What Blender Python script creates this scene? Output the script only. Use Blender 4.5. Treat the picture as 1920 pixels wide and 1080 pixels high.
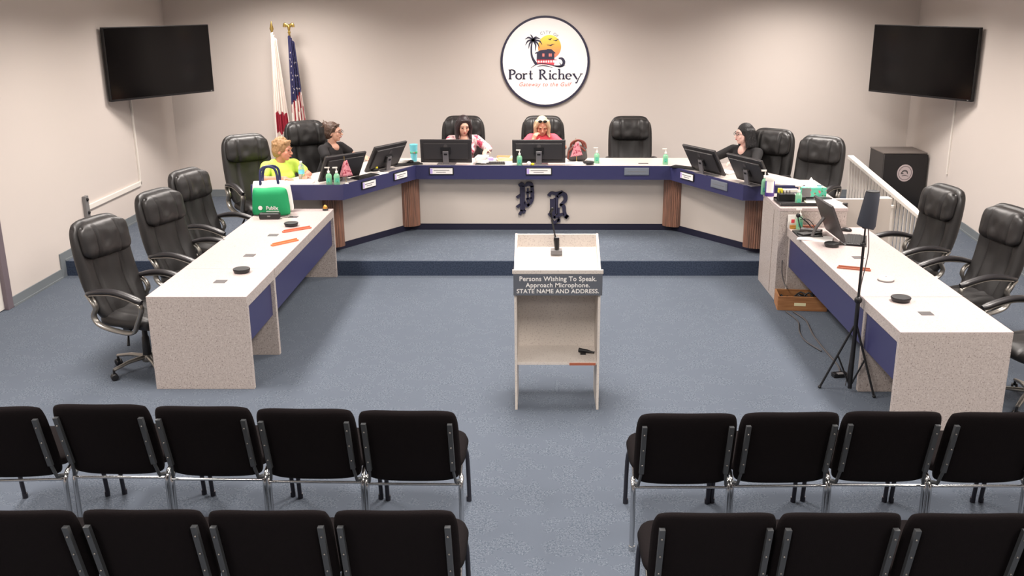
import bpy, bmesh, math, random
from mathutils import Vector, Matrix, noise
random.seed(7)
for o in list(bpy.data.objects): bpy.data.objects.remove(o)
COL = bpy.context.scene.collection
SC = bpy.context.scene
R = math.radians
PI = math.pi

# ------------------------------------------------------------------ camera, world, exposure, lights
H = 2.9
cam = bpy.data.cameras.new('camera'); cam_o = bpy.data.objects.new('camera', cam); COL.objects.link(cam_o)
cam.sensor_width = 36; cam.lens = 1816 / 1920 * 36; cam.shift_x = -55 / 1920
cam_o.location = (0, 0, H); cam_o.rotation_euler = (R(90 - 16.6), 0, 0)
cam.clip_start = .05; SC.camera = cam_o
w = bpy.data.worlds.new('world'); SC.world = w; w.use_nodes = True
w.node_tree.nodes['Background'].inputs[0].default_value = (.9, .9, 1, 1)
w.node_tree.nodes['Background'].inputs[1].default_value = .2
SC.view_settings.view_transform = 'Standard'; SC.view_settings.look = 'None'
SC.view_settings.gamma = 1; SC.view_settings.use_curve_mapping = False
SC.view_settings.exposure = 0.0
CEIL = 3.25
LIGHT_W = 80
LIGHTS = [(x, y) for y in (1.3, 4.1, 6.9, 9.7, 12.2) for x in (-3.4, 0, 3.4)]

# ------------------------------------------------------------------ helpers
def L(r, g, b):
    f = lambda c: (c / 255) / 12.92 if c / 255 <= .04045 else ((c / 255 + .055) / 1.055) ** 2.4
    return (f(r), f(g), f(b), 1)

def mat(name, col, rough=.5, metal=0, bump=0, bscale=60, speck=None, sscale=200, sth=.62, emit=None, estr=1, trans=0, spec=None, var=0, vscale=8, coat=0, alpha=1):
    m = bpy.data.materials.new(name); m.use_nodes = True
    nt = m.node_tree; b = nt.nodes['Principled BSDF']; N = nt.nodes.new; K = nt.links.new
    b.inputs['Base Color'].default_value = col; b.inputs['Roughness'].default_value = rough; b.inputs['Metallic'].default_value = metal
    if spec is not None: b.inputs['Specular IOR Level'].default_value = spec
    if trans: b.inputs['Transmission Weight'].default_value = trans
    if coat: b.inputs['Coat Weight'].default_value = coat
    tc = N('ShaderNodeTexCoord')
    if emit: b.inputs['Emission Color'].default_value = emit; b.inputs['Emission Strength'].default_value = estr
    src = None
    if var:
        n = N('ShaderNodeTexNoise'); n.inputs['Scale'].default_value = vscale; n.inputs['Detail'].default_value = 4
        K(tc.outputs['Object'], n.inputs['Vector'])
        mx = N('ShaderNodeMix'); mx.data_type = 'RGBA'
        mx.inputs[6].default_value = tuple(c * (1 - var) for c in col[:3]) + (1,)
        mx.inputs[7].default_value = tuple(min(1, c * (1 + var)) for c in col[:3]) + (1,)
        K(n.outputs['Fac'], mx.inputs[0]); src = mx.outputs[2]
    for i, (sc_, col2, th) in enumerate(speck or []):
        n = N('ShaderNodeTexNoise'); n.inputs['Scale'].default_value = sc_; n.inputs['Detail'].default_value = 1
        mp = N('ShaderNodeMapping'); mp.inputs['Location'].default_value = (i * 13.7, i * 5.1, i * 3.3)
        K(tc.outputs['Object'], mp.inputs[0]); K(mp.outputs[0], n.inputs['Vector'])
        rp = N('ShaderNodeValToRGB'); rp.color_ramp.elements[0].position = th; rp.color_ramp.elements[1].position = th + .04
        K(n.outputs['Fac'], rp.inputs[0])
        mx = N('ShaderNodeMix'); mx.data_type = 'RGBA'
        if src: K(src, mx.inputs[6])
        else: mx.inputs[6].default_value = col
        mx.inputs[7].default_value = col2
        K(rp.outputs[0], mx.inputs[0]); src = mx.outputs[2]
    if src: K(src, b.inputs['Base Color'])
    if bump:
        n = N('ShaderNodeTexNoise'); n.inputs['Scale'].default_value = bscale; n.inputs['Detail'].default_value = 3
        K(tc.outputs['Object'], n.inputs['Vector'])
        bp = N('ShaderNodeBump'); bp.inputs['Strength'].default_value = bump; bp.inputs['Distance'].default_value = .01
        K(n.outputs['Fac'], bp.inputs['Height']); K(bp.outputs[0], b.inputs['Normal'])
    return m

M = {}
M['wall'] = mat('wall_paint', L(214, 204, 197), .75, bump=.03, bscale=150)
M['ceil'] = mat('ceiling_tile', L(225, 222, 215), .9, speck=[(120, L(190, 188, 182), .62)])
M['carpet'] = mat('carpet', L(92, 99, 110), .95, speck=[(70, L(80, 88, 99), .5), (130, L(114, 120, 129), .6), (9, L(89, 96, 107), .5)], bump=.25, bscale=220, spec=.1)
M['riser'] = mat('riser_carpet', L(62, 71, 88), .95, speck=[(70, L(52, 61, 78), .5)], bump=.3, bscale=220, spec=.1)
M['base'] = mat('vinyl_base', L(118, 124, 128), .5)
M['lam'] = mat('speckled_laminate', L(184, 173, 167), .4, speck=[(80, L(170, 159, 153), .56), (60, L(194, 185, 179), .6), (110, L(122, 110, 106), .64)])
M['topwhite'] = mat('white_top', L(206, 196, 190), .3, speck=[(95, L(196, 185, 180), .6)])
M['daispanel'] = mat('dais_panel', L(205, 195, 186), .5, var=.03, vscale=3)
M['navy'] = mat('navy_laminate', L(52, 52, 92), .42)
M['navydark'] = mat('navy_kick', L(22, 22, 46), .6)
M['jointfill'] = mat('edge_strip', L(110, 100, 94), .6)
def woodmat(name, c1, c2, sc_=(40, 40, 2.0)):
    m = mat(name, c1, .45); nt = m.node_tree; b = nt.nodes['Principled BSDF']; N = nt.nodes.new; K = nt.links.new
    tc = N('ShaderNodeTexCoord'); mp = N('ShaderNodeMapping'); mp.inputs['Scale'].default_value = sc_
    n = N('ShaderNodeTexNoise'); n.inputs['Scale'].default_value = 1.5; n.inputs['Detail'].default_value = 5
    K(tc.outputs['Object'], mp.inputs[0]); K(mp.outputs[0], n.inputs['Vector'])
    rp = N('ShaderNodeValToRGB'); rp.color_ramp.elements[0].color = c1; rp.color_ramp.elements[1].color = c2
    rp.color_ramp.elements[0].position = .35; rp.color_ramp.elements[1].position = .65
    K(n.outputs['Fac'], rp.inputs[0]); K(rp.outputs[0], b.inputs['Base Color']); return m
M['colwood'] = woodmat('reeded_wood', L(156, 112, 92), L(112, 86, 74))
M['boxwood'] = woodmat('crate_wood', L(178, 128, 84), L(150, 100, 62), (3, 3, 30))
M['leather'] = mat('black_leather', L(30, 28, 28), .47, bump=.16, bscale=12, spec=.5)
M['leather2'] = mat('black_leather_grain', L(34, 32, 33), .42, bump=.12, bscale=60, spec=.5)
M['armpad'] = mat('arm_pad', L(38, 36, 38), .35)
M['silver'] = mat('silver_frame', L(150, 146, 140), .3, .8)
M['plastic'] = mat('black_plastic', L(26, 25, 27), .4)
M['fabric'] = mat('black_fabric', L(22, 18, 19), .95, bump=.2, bscale=200, spec=.1)
M['strut'] = mat('grey_strut', L(88, 90, 92), .45, .5)
M['chrome'] = mat('chrome', L(205, 205, 205), .18, 1)
M['shadeleg'] = mat('shaded_chrome', L(70, 68, 74), .3, .8)  # chrome with the shade on the front legs put into its colour
M['screen'] = mat('tv_screen', L(6, 5, 6), .12, spec=.25)
M['bezel'] = mat('bezel', L(14, 13, 16), .35)
M['monback'] = mat('monitor_back', L(52, 49, 50), .45)
M['monsilver'] = mat('monitor_stand', L(128, 124, 126), .4, .4)
M['white'] = mat('white_paint', L(236, 230, 222), .5)
M['paper'] = mat('paper', L(244, 240, 236), .8)
M['yellowpaper'] = mat('yellow_paper', L(240, 234, 190), .8)
M['lilac'] = mat('lilac_paper', L(190, 170, 225), .8)
M['orange'] = mat('orange_paper', L(240, 130, 84), .7)
M['coral'] = mat('coral_wood', L(214, 112, 84), .6)
M['brown'] = mat('brown_wood', L(160, 92, 68), .5)
M['green'] = mat('green_bag', L(18, 150, 92), .75, bump=.3, bscale=14)
M['gel'] = mat('green_gel', L(160, 226, 184), .15, trans=.35)
M['clear'] = mat('clear_plastic', L(225, 238, 232), .1, trans=.8)
M['cyan'] = mat('cyan_cup', L(112, 200, 214), .3)
M['black'] = mat('matte_black', L(16, 15, 17), .6)
M['gray'] = mat('gray', L(120, 118, 118), .5)
M['darkgray'] = mat('dark_gray', L(78, 74, 74), .5)
M['signgray'] = mat('sign_gray', L(92, 96, 104), .45)
M['signtext'] = mat('sign_text', L(235, 232, 228), .5)
M['gold'] = mat('gold', L(190, 160, 90), .3, .8)
M['brass'] = mat('brass', L(214, 160, 80), .3, .7)
M['platesil'] = mat('plate_silver', L(140, 146, 156), .35, .4)
M['speaker'] = mat('speaker_cloth', L(54, 57, 67), .8)
M['navytext'] = mat('navy_print', L(46, 44, 66), .5)
M['pinktext'] = mat('pink_print', L(240, 130, 120), .5)
M['signwhite'] = mat('sign_white', L(250, 248, 246), .35)
M['redp'] = mat('red_print', L(226, 70, 84), .5)
M['red'] = mat('flag_red', L(150, 30, 50), .8)
M['flagwhite'] = mat('flag_white', L(226, 214, 206), .8)
M['flagblue'] = mat('flag_blue', L(46, 44, 84), .8)
M['pole'] = mat('pole', L(190, 170, 140), .4, .5)
M['lectern'] = mat('lectern_laminate', L(206, 198, 190), .5, speck=[(95, L(186, 176, 170), .6)])
M['seal'] = mat('seal_print', L(196, 180, 180), .6)
M['fridge'] = mat('black_enamel', L(22, 20, 22), .35)
M['fridgetop'] = mat('grey_top', L(112, 104, 100), .4)
M['doorframe'] = mat('door_frame', L(112, 100, 106), .5)
M['skin'] = mat('skin', L(222, 172, 150), .55)
M['skintan'] = mat('skin_tan', L(205, 140, 116), .55)
M['skinpale'] = mat('skin_pale', L(232, 190, 178), .55)
M['hairblond'] = mat('hair_blond', L(158, 122, 84), .6, bump=.8, bscale=50, var=.35, vscale=60)
M['hairbrown'] = mat('hair_brown', L(78, 58, 48), .55, bump=.8, bscale=50, var=.3, vscale=60)
M['hairdark'] = mat('hair_dark', L(42, 30, 34), .45, bump=.8, bscale=50, var=.3, vscale=60)
M['hairblack'] = mat('hair_black', L(24, 22, 24), .6, bump=.8, bscale=50)
M['hairlight'] = mat('hair_light', L(214, 186, 150), .55, bump=.8, bscale=50, var=.25, vscale=60)
M['neon'] = mat('neon_tee', L(206, 240, 96), .85, bump=.3, bscale=9)
M['blacktee'] = mat('black_tee', L(28, 26, 28), .9, bump=.3, bscale=9)
M['coraltee'] = mat('coral_top', L(232, 84, 100), .85, bump=.3, bscale=9)
M['floral'] = mat('floral_blouse', L(240, 206, 206), .85, speck=[(14, L(205, 80, 105), .56), (24, L(150, 60, 90), .62), (30, L(250, 236, 236), .6)])
M['trouser'] = mat('dark_trousers', L(40, 42, 56), .9)
M['eye'] = mat('eye_dark', L(40, 26, 22), .3)
M['lips'] = mat('lips', L(186, 92, 88), .5)
M['bagpink'] = mat('flag_pink', L(226, 150, 160), .8, speck=[(40, L(170, 60, 80), .55)])
M['leatherbag'] = mat('brown_leather', L(120, 58, 46), .5, bump=.3, bscale=20)
M['purple'] = mat('purple_print', L(84, 60, 140), .5)
M['teal'] = mat('teal_print', L(90, 190, 160), .6, speck=[(30, L(220, 90, 110), .6), (34, L(60, 150, 90), .6)])
M['yellow'] = mat('yellow', L(226, 214, 50), .5)
mg = bpy.data.materials.new('sunset_print'); mg.use_nodes = True; M['sun'] = mg
_nt = mg.node_tree; _b = _nt.nodes['Principled BSDF']; _tc = _nt.nodes.new('ShaderNodeTexCoord'); _sp = _nt.nodes.new('ShaderNodeSeparateXYZ'); _r = _nt.nodes.new('ShaderNodeValToRGB')
_nt.links.new(_tc.outputs['Generated'], _sp.inputs[0]); _nt.links.new(_sp.outputs[2], _r.inputs[0]); _nt.links.new(_r.outputs[0], _b.inputs['Base Color'])
_r.color_ramp.elements[0].color = L(246, 110, 110); _r.color_ramp.elements[1].color = L(254, 232, 90); e = _r.color_ramp.elements.new(.5); e.color = L(252, 170, 84)

class MB:
    def __init__(s): s.v = []; s.f = []; s.m = []; s.sm = []; s.T = Matrix.Identity(4)
    def add(s, vs, fs, mi=0, smooth=False, T=None):
        T = s.T @ (T or Matrix.Identity(4)); k = len(s.v)
        s.v += [T @ Vector(v) for v in vs]; s.f += [tuple(i + k for i in f) for f in fs]; s.m += [mi] * len(fs); s.sm += [smooth] * len(fs)
        return s
    def box(s, x0, x1, y0, y1, z0, z1, mi=0, T=None):
        vs = [(x, y, z) for z in (z0, z1) for y in (y0, y1) for x in (x0, x1)]
        return s.add(vs, [(0, 2, 3, 1), (4, 5, 7, 6), (0, 1, 5, 4), (1, 3, 7, 5), (3, 2, 6, 7), (2, 0, 4, 6)], mi, False, T)
    def prism(s, poly, z0, z1, mi=0, T=None, smooth=False):
        n = len(poly); a = sum(poly[i][0] * poly[(i + 1) % n][1] - poly[(i + 1) % n][0] * poly[i][1] for i in range(n))
        if a < 0: poly = poly[::-1]
        vs = [(x, y, z0) for x, y in poly] + [(x, y, z1) for x, y in poly]
        fs = [tuple(range(n))[::-1], tuple(range(n, 2 * n))] + [(i, (i + 1) % n, n + (i + 1) % n, n + i) for i in range(n)]
        return s.add(vs, fs, mi, smooth, T)
    def tube(s, pts, r, n=8, mi=0, T=None, cap=True, flat=None):
        P = [Vector(p) for p in pts]; rs = r if isinstance(r, (list, tuple)) else [r] * len(P)
        vs = []; up = None
        for i, p in enumerate(P):
            d = (P[min(i + 1, len(P) - 1)] - P[max(i - 1, 0)]).normalized()
            if up is None:
                up = Vector((0, 0, 1)) if abs(d.z) < .9 else Vector((1, 0, 0))
                if flat: up = Vector(flat)
            a = d.cross(up)
            if a.length < 1e-5: a = d.cross(Vector((0, 1, .01)))
            a.normalize(); b = a.cross(d).normalized(); up = b
            fa, fb = (rs[i], rs[i]) if not isinstance(rs[i], (tuple, list)) else rs[i]
            for k in range(n):
                t = 2 * PI * k / n; vs.append(p + a * math.cos(t) * fa + b * math.sin(t) * fb)
        fs = [(i * n + k, i * n + (k + 1) % n, (i + 1) * n + (k + 1) % n, (i + 1) * n + k) for i in range(len(P) - 1) for k in range(n)]
        s.add(vs, fs, mi, True, T)
        if cap: s.add(vs[:n], [tuple(range(n))], mi, False, T); s.add(vs[-n:], [tuple(range(n))[::-1]], mi, False, T)
        return s
    def lathe(s, prof, c=(0, 0, 0), n=20, mi=0, T=None, sx=1, sy=1):
        vs = [(c[0] + r * sx * math.cos(2 * PI * k / n), c[1] + r * sy * math.sin(2 * PI * k / n), c[2] + z) for r, z in prof for k in range(n)]
        fs = [(i * n + k, i * n + (k + 1) % n, (i + 1) * n + (k + 1) % n, (i + 1) * n + k) for i in range(len(prof) - 1) for k in range(n)]
        s.add(vs, fs, mi, True, T)
        s.add(vs[:n], [tuple(range(n))[::-1]], mi, False, T); s.add(vs[-n:], [tuple(range(n))], mi, False, T); return s
    def ell(s, c, r, mi=0, T=None, nu=16, nv=10, rot=None):
        T2 = Matrix.Translation(c) @ (rot.to_4x4() if rot else Matrix.Identity(4))
        T2 = (T or Matrix.Identity(4)) @ T2
        vs = [(0, 0, -r[2])]; 
        for j in range(1, nv):
            ph = -PI / 2 + PI * j / nv
            for k in range(nu): vs.append((r[0] * math.cos(ph) * math.cos(2 * PI * k / nu), r[1] * math.cos(ph) * math.sin(2 * PI * k / nu), r[2] * math.sin(ph)))
        vs.append((0, 0, r[2])); fs = [(0, 1 + (k + 1) % nu, 1 + k) for k in range(nu)]
        for j in range(nv - 2):
            for k in range(nu): a = 1 + j * nu; fs.append((a + k, a + (k + 1) % nu, a + nu + (k + 1) % nu, a + nu + k))
        a = 1 + (nv - 2) * nu; fs += [(a + k, a + (k + 1) % nu, len(vs) - 1) for k in range(nu)]
        return s.add(vs, fs, mi, True, T2)
    def cap(s, p, q, r1, r2, n=12, T=None):
        p = Vector(p); q = Vector(q); d = (q - p); l = d.length
        if l < 1e-6: return s.ell(p, (r1,) * 3, T=T)
        d /= l; pts = []; rs = []
        for i in range(5):
            t = PI / 2 * (1 - i / 4); pts.append(p - d * r1 * math.sin(t)); rs.append(max(r1 * math.cos(t), r1 * .02))
        for i in range(5):
            t = PI / 2 * i / 4; pts.append(q + d * r2 * math.sin(t)); rs.append(max(r2 * math.cos(t), r2 * .02))
        return s.tube(pts, rs, n, 0, T)
    def pillow(s, w, h, tf, tb, mi=0, T=None, nu=26, nv=26, grooves=(), hg=(), p=6, corner=.14, wf=None, wr=0, seed=0, shape=None):
        def pt(i, j, side):
            u = -1 + 2 * i / nu; v = -1 + 2 * j / nv
            u = math.sin(u * PI / 2) * .35 + u * .65; v = math.sin(v * PI / 2) * .35 + v * .65
            k = 1 - corner * (abs(u) ** 5) * (abs(v) ** 5)
            x = u * w / 2 * k; y = v * h / 2 * k
            if wf: x *= wf(v)
            e = max(0, 1 - abs(u) ** p) ** .5 * max(0, 1 - abs(v) ** p) ** .5
            t = (tf if side > 0 else tb) * e
            if side > 0:
                for g in grooves: t -= tf * .5 * math.exp(-((u - g) / .032) ** 2) * e
                for g in hg: t -= tf * .42 * math.exp(-((v - g) / .04) ** 2) * e
                if wr: t += wr * e * noise.noise(Vector((u * 3 + seed, v * 1.6, seed)))
            q = Vector((x, y, side * t))
            return shape(q, u, v) if shape else q
        vs = []; fs = []; 
        for side in (1, -1):
            b = len(vs)
            vs += [pt(i, j, side) for j in range(nv + 1) for i in range(nu + 1)]
            for j in range(nv):
                for i in range(nu):
                    a = b + j * (nu + 1) + i; f = (a, a + 1, a + nu + 2, a + nu + 1); fs.append(f if side > 0 else f[::-1])
        return s.add(vs, fs, mi, True, T)
    def build(s, name, mats, parent=None, bevel=0, weld=False, seg=2, loc=None, rot=None):
        me = bpy.data.meshes.new(name); me.from_pydata([tuple(v) for v in s.v], [], s.f)
        for m in (mats if isinstance(mats, (list, tuple)) else [mats]): me.materials.append(M[m] if isinstance(m, str) else m)
        me.polygons.foreach_set('material_index', s.m); me.polygons.foreach_set('use_smooth', s.sm)
        if weld or bevel:
            b = bmesh.new(); b.from_mesh(me); bmesh.ops.remove_doubles(b, verts=b.verts, dist=1e-5); b.to_mesh(me); b.free()
        me.update(); o = bpy.data.objects.new(name, me); COL.objects.link(o)
        if parent: o.parent = parent
        if loc: o.location = loc
        if rot: o.rotation_euler = rot
        if bevel:
            bv = o.modifiers.new('bevel', 'BEVEL'); bv.width = bevel; bv.segments = seg; bv.limit_method = 'ANGLE'; bv.angle_limit = R(40)
        return o

def tag(o, label=None, cat=None, group=None, kind=None):
    if label: o['label'] = label
    if cat: o['category'] = cat
    if group: o['group'] = group
    if kind: o['kind'] = kind
    return o
def thing(name, label, cat, loc=(0, 0, 0), rz=0, group=None):
    o = bpy.data.objects.new(name, None); COL.objects.link(o); o.location = loc; o.rotation_euler = (0, 0, rz)
    o.empty_display_size = .1
    return tag(o, label, cat, group)
def struct(o): o['kind'] = 'structure'; return o
def copy_tree(o, parent=None):
    c = o.copy(); COL.objects.link(c); c.parent = parent
    for ch in [x for x in bpy.data.objects if x.parent == o]: copy_tree(ch, c)
    return c
def rotz(x, y, a): return (x * math.cos(a) - y * math.sin(a), x * math.sin(a) + y * math.cos(a))
def text_mb(txt, size, T, mi=0, shear=0, depth=.002, align='CENTER', mb=None, spacing=1, bold=0):
    cu = bpy.data.curves.new('t', 'FONT'); cu.body = txt; cu.size = size; cu.shear = shear; cu.extrude = depth; cu.align_x = align; cu.space_character = spacing; cu.offset = bold; cu.resolution_u = 3
    o = bpy.data.objects.new('t', cu); COL.objects.link(o)
    dg = bpy.context.evaluated_depsgraph_get(); dg.update(); me = o.evaluated_get(dg).to_mesh()
    mb = mb or MB(); mb.add([v.co.copy() for v in me.vertices], [tuple(p.vertices) for p in me.polygons], mi, False, T)
    o.evaluated_get(dg).to_mesh_clear(); bpy.data.objects.remove(o); bpy.data.curves.remove(cu); return mb
FRONT = Matrix.Rotation(R(90), 4, 'X')          # local xy -> world xz, facing -y
def smooth_pts(pts, n=6):
    P = [Vector(p) for p in pts]; out = []
    for i in range(len(P) - 1):
        a = P[max(i - 1, 0)]; b = P[i]; c = P[i + 1]; d = P[min(i + 2, len(P) - 1)]
        for k in range(n):
            t = k / n; out.append(.5 * ((2 * b) + (c - a) * t + (2 * a - 5 * b + 4 * c - d) * t * t + (-a + 3 * b - 3 * c + d) * t ** 3))
    out.append(P[-1]); return out
def stroke(mb, pts, ws, z0, z1, T, mi=0, n=6):
    """thick 2-D stroke extruded, widths vary along it"""
    P = smooth_pts([(p[0], p[1], 0) for p in pts], n) if len(pts) > 2 else [Vector((p[0], p[1], 0)) for p in pts]
    W = ws if isinstance(ws, (list, tuple)) else [ws] * len(pts); k = len(P); left = []; right = []
    for i, p in enumerate(P):
        f = i / (k - 1) * (len(W) - 1); a = int(min(f, len(W) - 2)) if len(W) > 1 else 0
        wd = W[a] + (W[min(a + 1, len(W) - 1)] - W[a]) * (f - a)
        d = (P[min(i + 1, k - 1)] - P[max(i - 1, 0)]).normalized(); nn = Vector((-d.y, d.x, 0)) * wd / 2
        left.append(p + nn); right.append(p - nn)
    for i in range(k - 1):
        q = [left[i], left[i + 1], right[i + 1], right[i]]
        mb.prism([(a.x, a.y) for a in q], z0, z1, mi, T)

# ------------------------------------------------------------------ setting
PL = .165; XL = -5.2; XR = 5.2; YB = 13.826; YR = 10.2; YF = -1.6
struct(MB().box(XL - .1, XR + .1, YF - .1, YB + .1, -.1, 0).build('floor', 'carpet'))
struct(MB().box(XL, 3.72, YR + .012, YB, .0, PL).build('floor', 'carpet'))
struct(MB().box(XL, 3.72, YR, YR + .012, .0, PL - .004).build('trim_1', 'riser'))
b = MB().prism([(9.35, 0), (11.64, PL), (YB, PL), (YB, 0)], 3.72, XR, T=Matrix(((0, 0, 1, 0), (1, 0, 0, 0), (0, 1, 0, 0), (0, 0, 0, 1))))
struct(b.build('floor', 'carpet'))
struct(MB().box(XL - .1, XR + .1, YB, YB + .1, 0, CEIL).build('wall_back', 'wall'))
struct(MB().box(XL - .1, XL, YF - .1, 8.02, 0, CEIL).box(XL - .1, XL, 8.02, 9.02, 2.15, CEIL).box(XL - .1, XL, 9.02, YB, 0, CEIL).build('wall_left', 'wall'))
struct(MB().box(XR, XR + .1, YF - .1, YB, 0, CEIL).build('wall_right', 'wall'))
struct(MB().box(XL, XR, YF - .1, YF, 0, CEIL).build('wall_front', 'wall'))
struct(MB().box(XL - .1, XR + .1, YF - .1, YB + .1, CEIL, CEIL + .1).build('ceiling', 'ceil'))
# vinyl base with a stepped piece at the platform, ledge at its foot
def base(mb, p, q, z0a, z0b, h=.1, t=.012):
    (x0, y0), (x1, y1) = p, q; d = Vector((x1 - x0, y1 - y0, 0)).normalized(); n = Vector((-d.y, d.x, 0))
    def sl(t_, h0, h1):
        a = Vector((x0, y0, 0)); c = Vector((x1, y1, 0))
        vs = [a, c, c + n * t_, a + n * t_]
        vv = [v + Vector((0, 0, (z0a, z0b, z0b, z0a)[i] + h0)) for i, v in enumerate(vs)] + [v + Vector((0, 0, (z0a, z0b, z0b, z0a)[i] + h1)) for i, v in enumerate(vs)]
        mb.add(vv, [(3, 2, 1, 0), (4, 5, 6, 7), (0, 1, 5, 4), (1, 2, 6, 5), (2, 3, 7, 6), (3, 0, 4, 7)])
    sl(t, 0, h); sl(t + .012, 0, .018)
b = MB(); base(b, (XL, YR - .1), (XL, 9.07), 0, 0); base(b, (XL, 7.97), (XL, YF), 0, 0); base(b, (XL, YB), (XL, YR), PL, PL); b.box(XL, XL + .014, YR - .1, YR, 0, PL + .1)
struct(b.build('baseboard_left', 'base'))
b = MB(); base(b, (XR, YB), (XL, YB), PL, PL); struct(b.build('baseboard_back', 'base'))
b = MB(); base(b, (XR, YF), (XR, 9.35), 0, 0); base(b, (XR, 9.35), (XR, 11.64), 0, PL); base(b, (XR, 11.64), (XR, YB), PL, PL)
struct(b.build('baseboard_right', 'base'))
dr = struct(MB().box(XL - .06, XL - .02, 8.06, 8.98, .01, 2.11).build('door_1', 'white', bevel=.003))
MB().box(XL - .1, XL + .02, 8.97, 9.07, 0, 2.2).box(XL - .1, XL + .02, 7.97, 8.07, 0, 2.2).box(XL - .1, XL + .02, 7.97, 9.07, 2.1, 2.2).build('door_frame', 'doorframe', dr, bevel=.004)
MB().tube([(XL - .02, 8.15, 1.02), (XL + .04, 8.15, 1.02), (XL + .04, 8.28, 1.02)], .01).build('door_handle', 'silver', dr)

# ceiling troffers with their own lamps
troff = None
for i, (x, y) in enumerate(LIGHTS):
    t = thing('ceiling_light', 'recessed white fluorescent troffer in the ceiling', 'light', (x, y, CEIL), 0, 'fluorescent troffers in the ceiling')
    if troff is None:
        troff = (MB().box(-.31, .31, -.61, -.585, -.03, 0).box(-.31, .31, .585, .61, -.03, 0).box(-.31, -.285, -.585, .585, -.03, 0).box(.285, .31, -.585, .585, -.03, 0).build('frame', 'white', t).data,
                 MB().box(-.285, .285, -.585, .585, -.012, -.002).build('diffuser', mat('diffuser', L(250, 248, 240), .6, emit=(1, .93, .86, 1), estr=1.5), t).data)
    else:
        for nm, d in zip(('frame', 'diffuser'), troff):
            o = bpy.data.objects.new(nm, d); COL.objects.link(o); o.parent = t
    ld = bpy.data.lights.new('troffer_lamp', 'AREA'); ld.shape = 'RECTANGLE'; ld.size = .56; ld.size_y = 1.16; ld.energy = LIGHT_W
    ld.color = (1, .925, .865); ld.spread = R(150)
    lo = bpy.data.objects.new('troffer_lamp', ld); COL.objects.link(lo); lo.parent = t; lo.location = (0, 0, -.02)

# ------------------------------------------------------------------ dais
CT = .985
FR = [(-3.12, 10.275), (-2.13, 10.275), (-1.505, 11.55), (1.54, 11.5), (2.165, 10.25), (3.02, 10.25)]     # front line of the counter
BK = [(3.02, 10.6), (2.86, 10.62), (2.02, 12.16), (-2.0, 12.16), (-2.86, 10.62), (-3.12, 10.55)]
def inset(front, d):       # shift the front line backwards
    out = []
    for i, p in enumerate(front):
        ns = []
        for a, c in ((i - 1, i), (i, i + 1)):
            if a < 0 or c >= len(front): continue
            dx, dy = front[c][0] - front[a][0], front[c][1] - front[a][1]; l = math.hypot(dx, dy); ns.append((-dy / l, dx / l))
        nx = sum(n[0] for n in ns) / len(ns); ny = sum(n[1] for n in ns) / len(ns); l2 = nx * nx + ny * ny
        out.append((p[0] + nx / l2 * d, p[1] + ny / l2 * d))
    return out
dais = thing('council_dais', 'long angled council dais, white counter with navy edge band on the platform', 'desk', (0, 11.8, PL))
def dl(poly): return [(x, y - 11.8) for x, y in poly]
def zl(z): return z - PL
MB().prism(dl(inset(FR, .02) + BK), zl(CT - .035), zl(CT)).build('countertop', 'topwhite', dais, bevel=.004)
b = MB(); fr = dl(FR); fi = dl(inset(FR, .03))
for i in range(len(fr) - 1): b.prism([fr[i], fr[i + 1], fi[i + 1], fi[i]], zl(.825), zl(CT + .004))
b.build('fascia', 'navy', dais)
PF = inset(FR, .15); PF[0] = (-3.04, 10.62); PF[1] = (-2.36, 10.62); PF[2] = (-1.62, 11.72); PF[3] = (1.62, 11.7); PF[4] = (2.42, 10.58); PF[5] = (2.96, 10.58)
pf = dl(PF); pi_ = dl(inset(PF, .03))
for i in range(len(pf) - 1):
    MB().prism([pf[i], pf[i + 1], pi_[i + 1], pi_[i]], zl(PL + .075), zl(CT - .036)).build('front_panel', 'daispanel', dais)
b = MB(); kf = dl(inset(PF, -.012)); ki = dl(inset(PF, .03))
for i in range(len(kf) - 1): b.prism([kf[i], kf[i + 1], ki[i + 1], ki[i]], 0, .075)
b.build('kick_strip', 'navydark', dais)
b = MB(); sh = dl(inset(PF, .05)); si = dl(inset(PF, .40))
for i in range(len(sh) - 1): b.prism([sh[i], sh[i + 1], si[i + 1], si[i]], .45, .47)
b.build('under_shelf', 'daispanel', dais)
def column(cx, cy, ang, wd=.19):
    mb = MB(); n = 14
    for k in range(n):
        t0 = -PI * .5 + PI * k / n; t1 = -PI * .5 + PI * (k + 1) / n; rr = wd / 2
        tm = (t0 + t1) / 2
        pts = [(rr * math.sin(t0) * .98, -rr * math.cos(t0) * .55), (rr * math.sin(tm) * 1.06, -rr * math.cos(tm) * .62), (rr * math.sin(t1) * .98, -rr * math.cos(t1) * .55), (0, .02)]
        mb.prism([rotz(x, y, ang) for x, y in pts], 0, 1)
    mb.T = Matrix.Identity(4)
    mb.v = [Vector((v.x + cx, v.y + cy - 11.8, .06 + v.z * (zl(.9) - .06))) for v in mb.v]
    return mb.build('wooden_column', 'colwood', dais)
column(-1.60, 11.67, R(30), .22); column(1.60, 11.65, R(-30), .22); column(-2.33, 10.62, R(28), .22); column(2.38, 10.58, R(-28), .22)
MB().box(-.06, .06, -.02, .02, 0, .004).build('cable_port', 'darkgray', dais, loc=(1.24, 11.72 - 11.8, zl(CT)))

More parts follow.
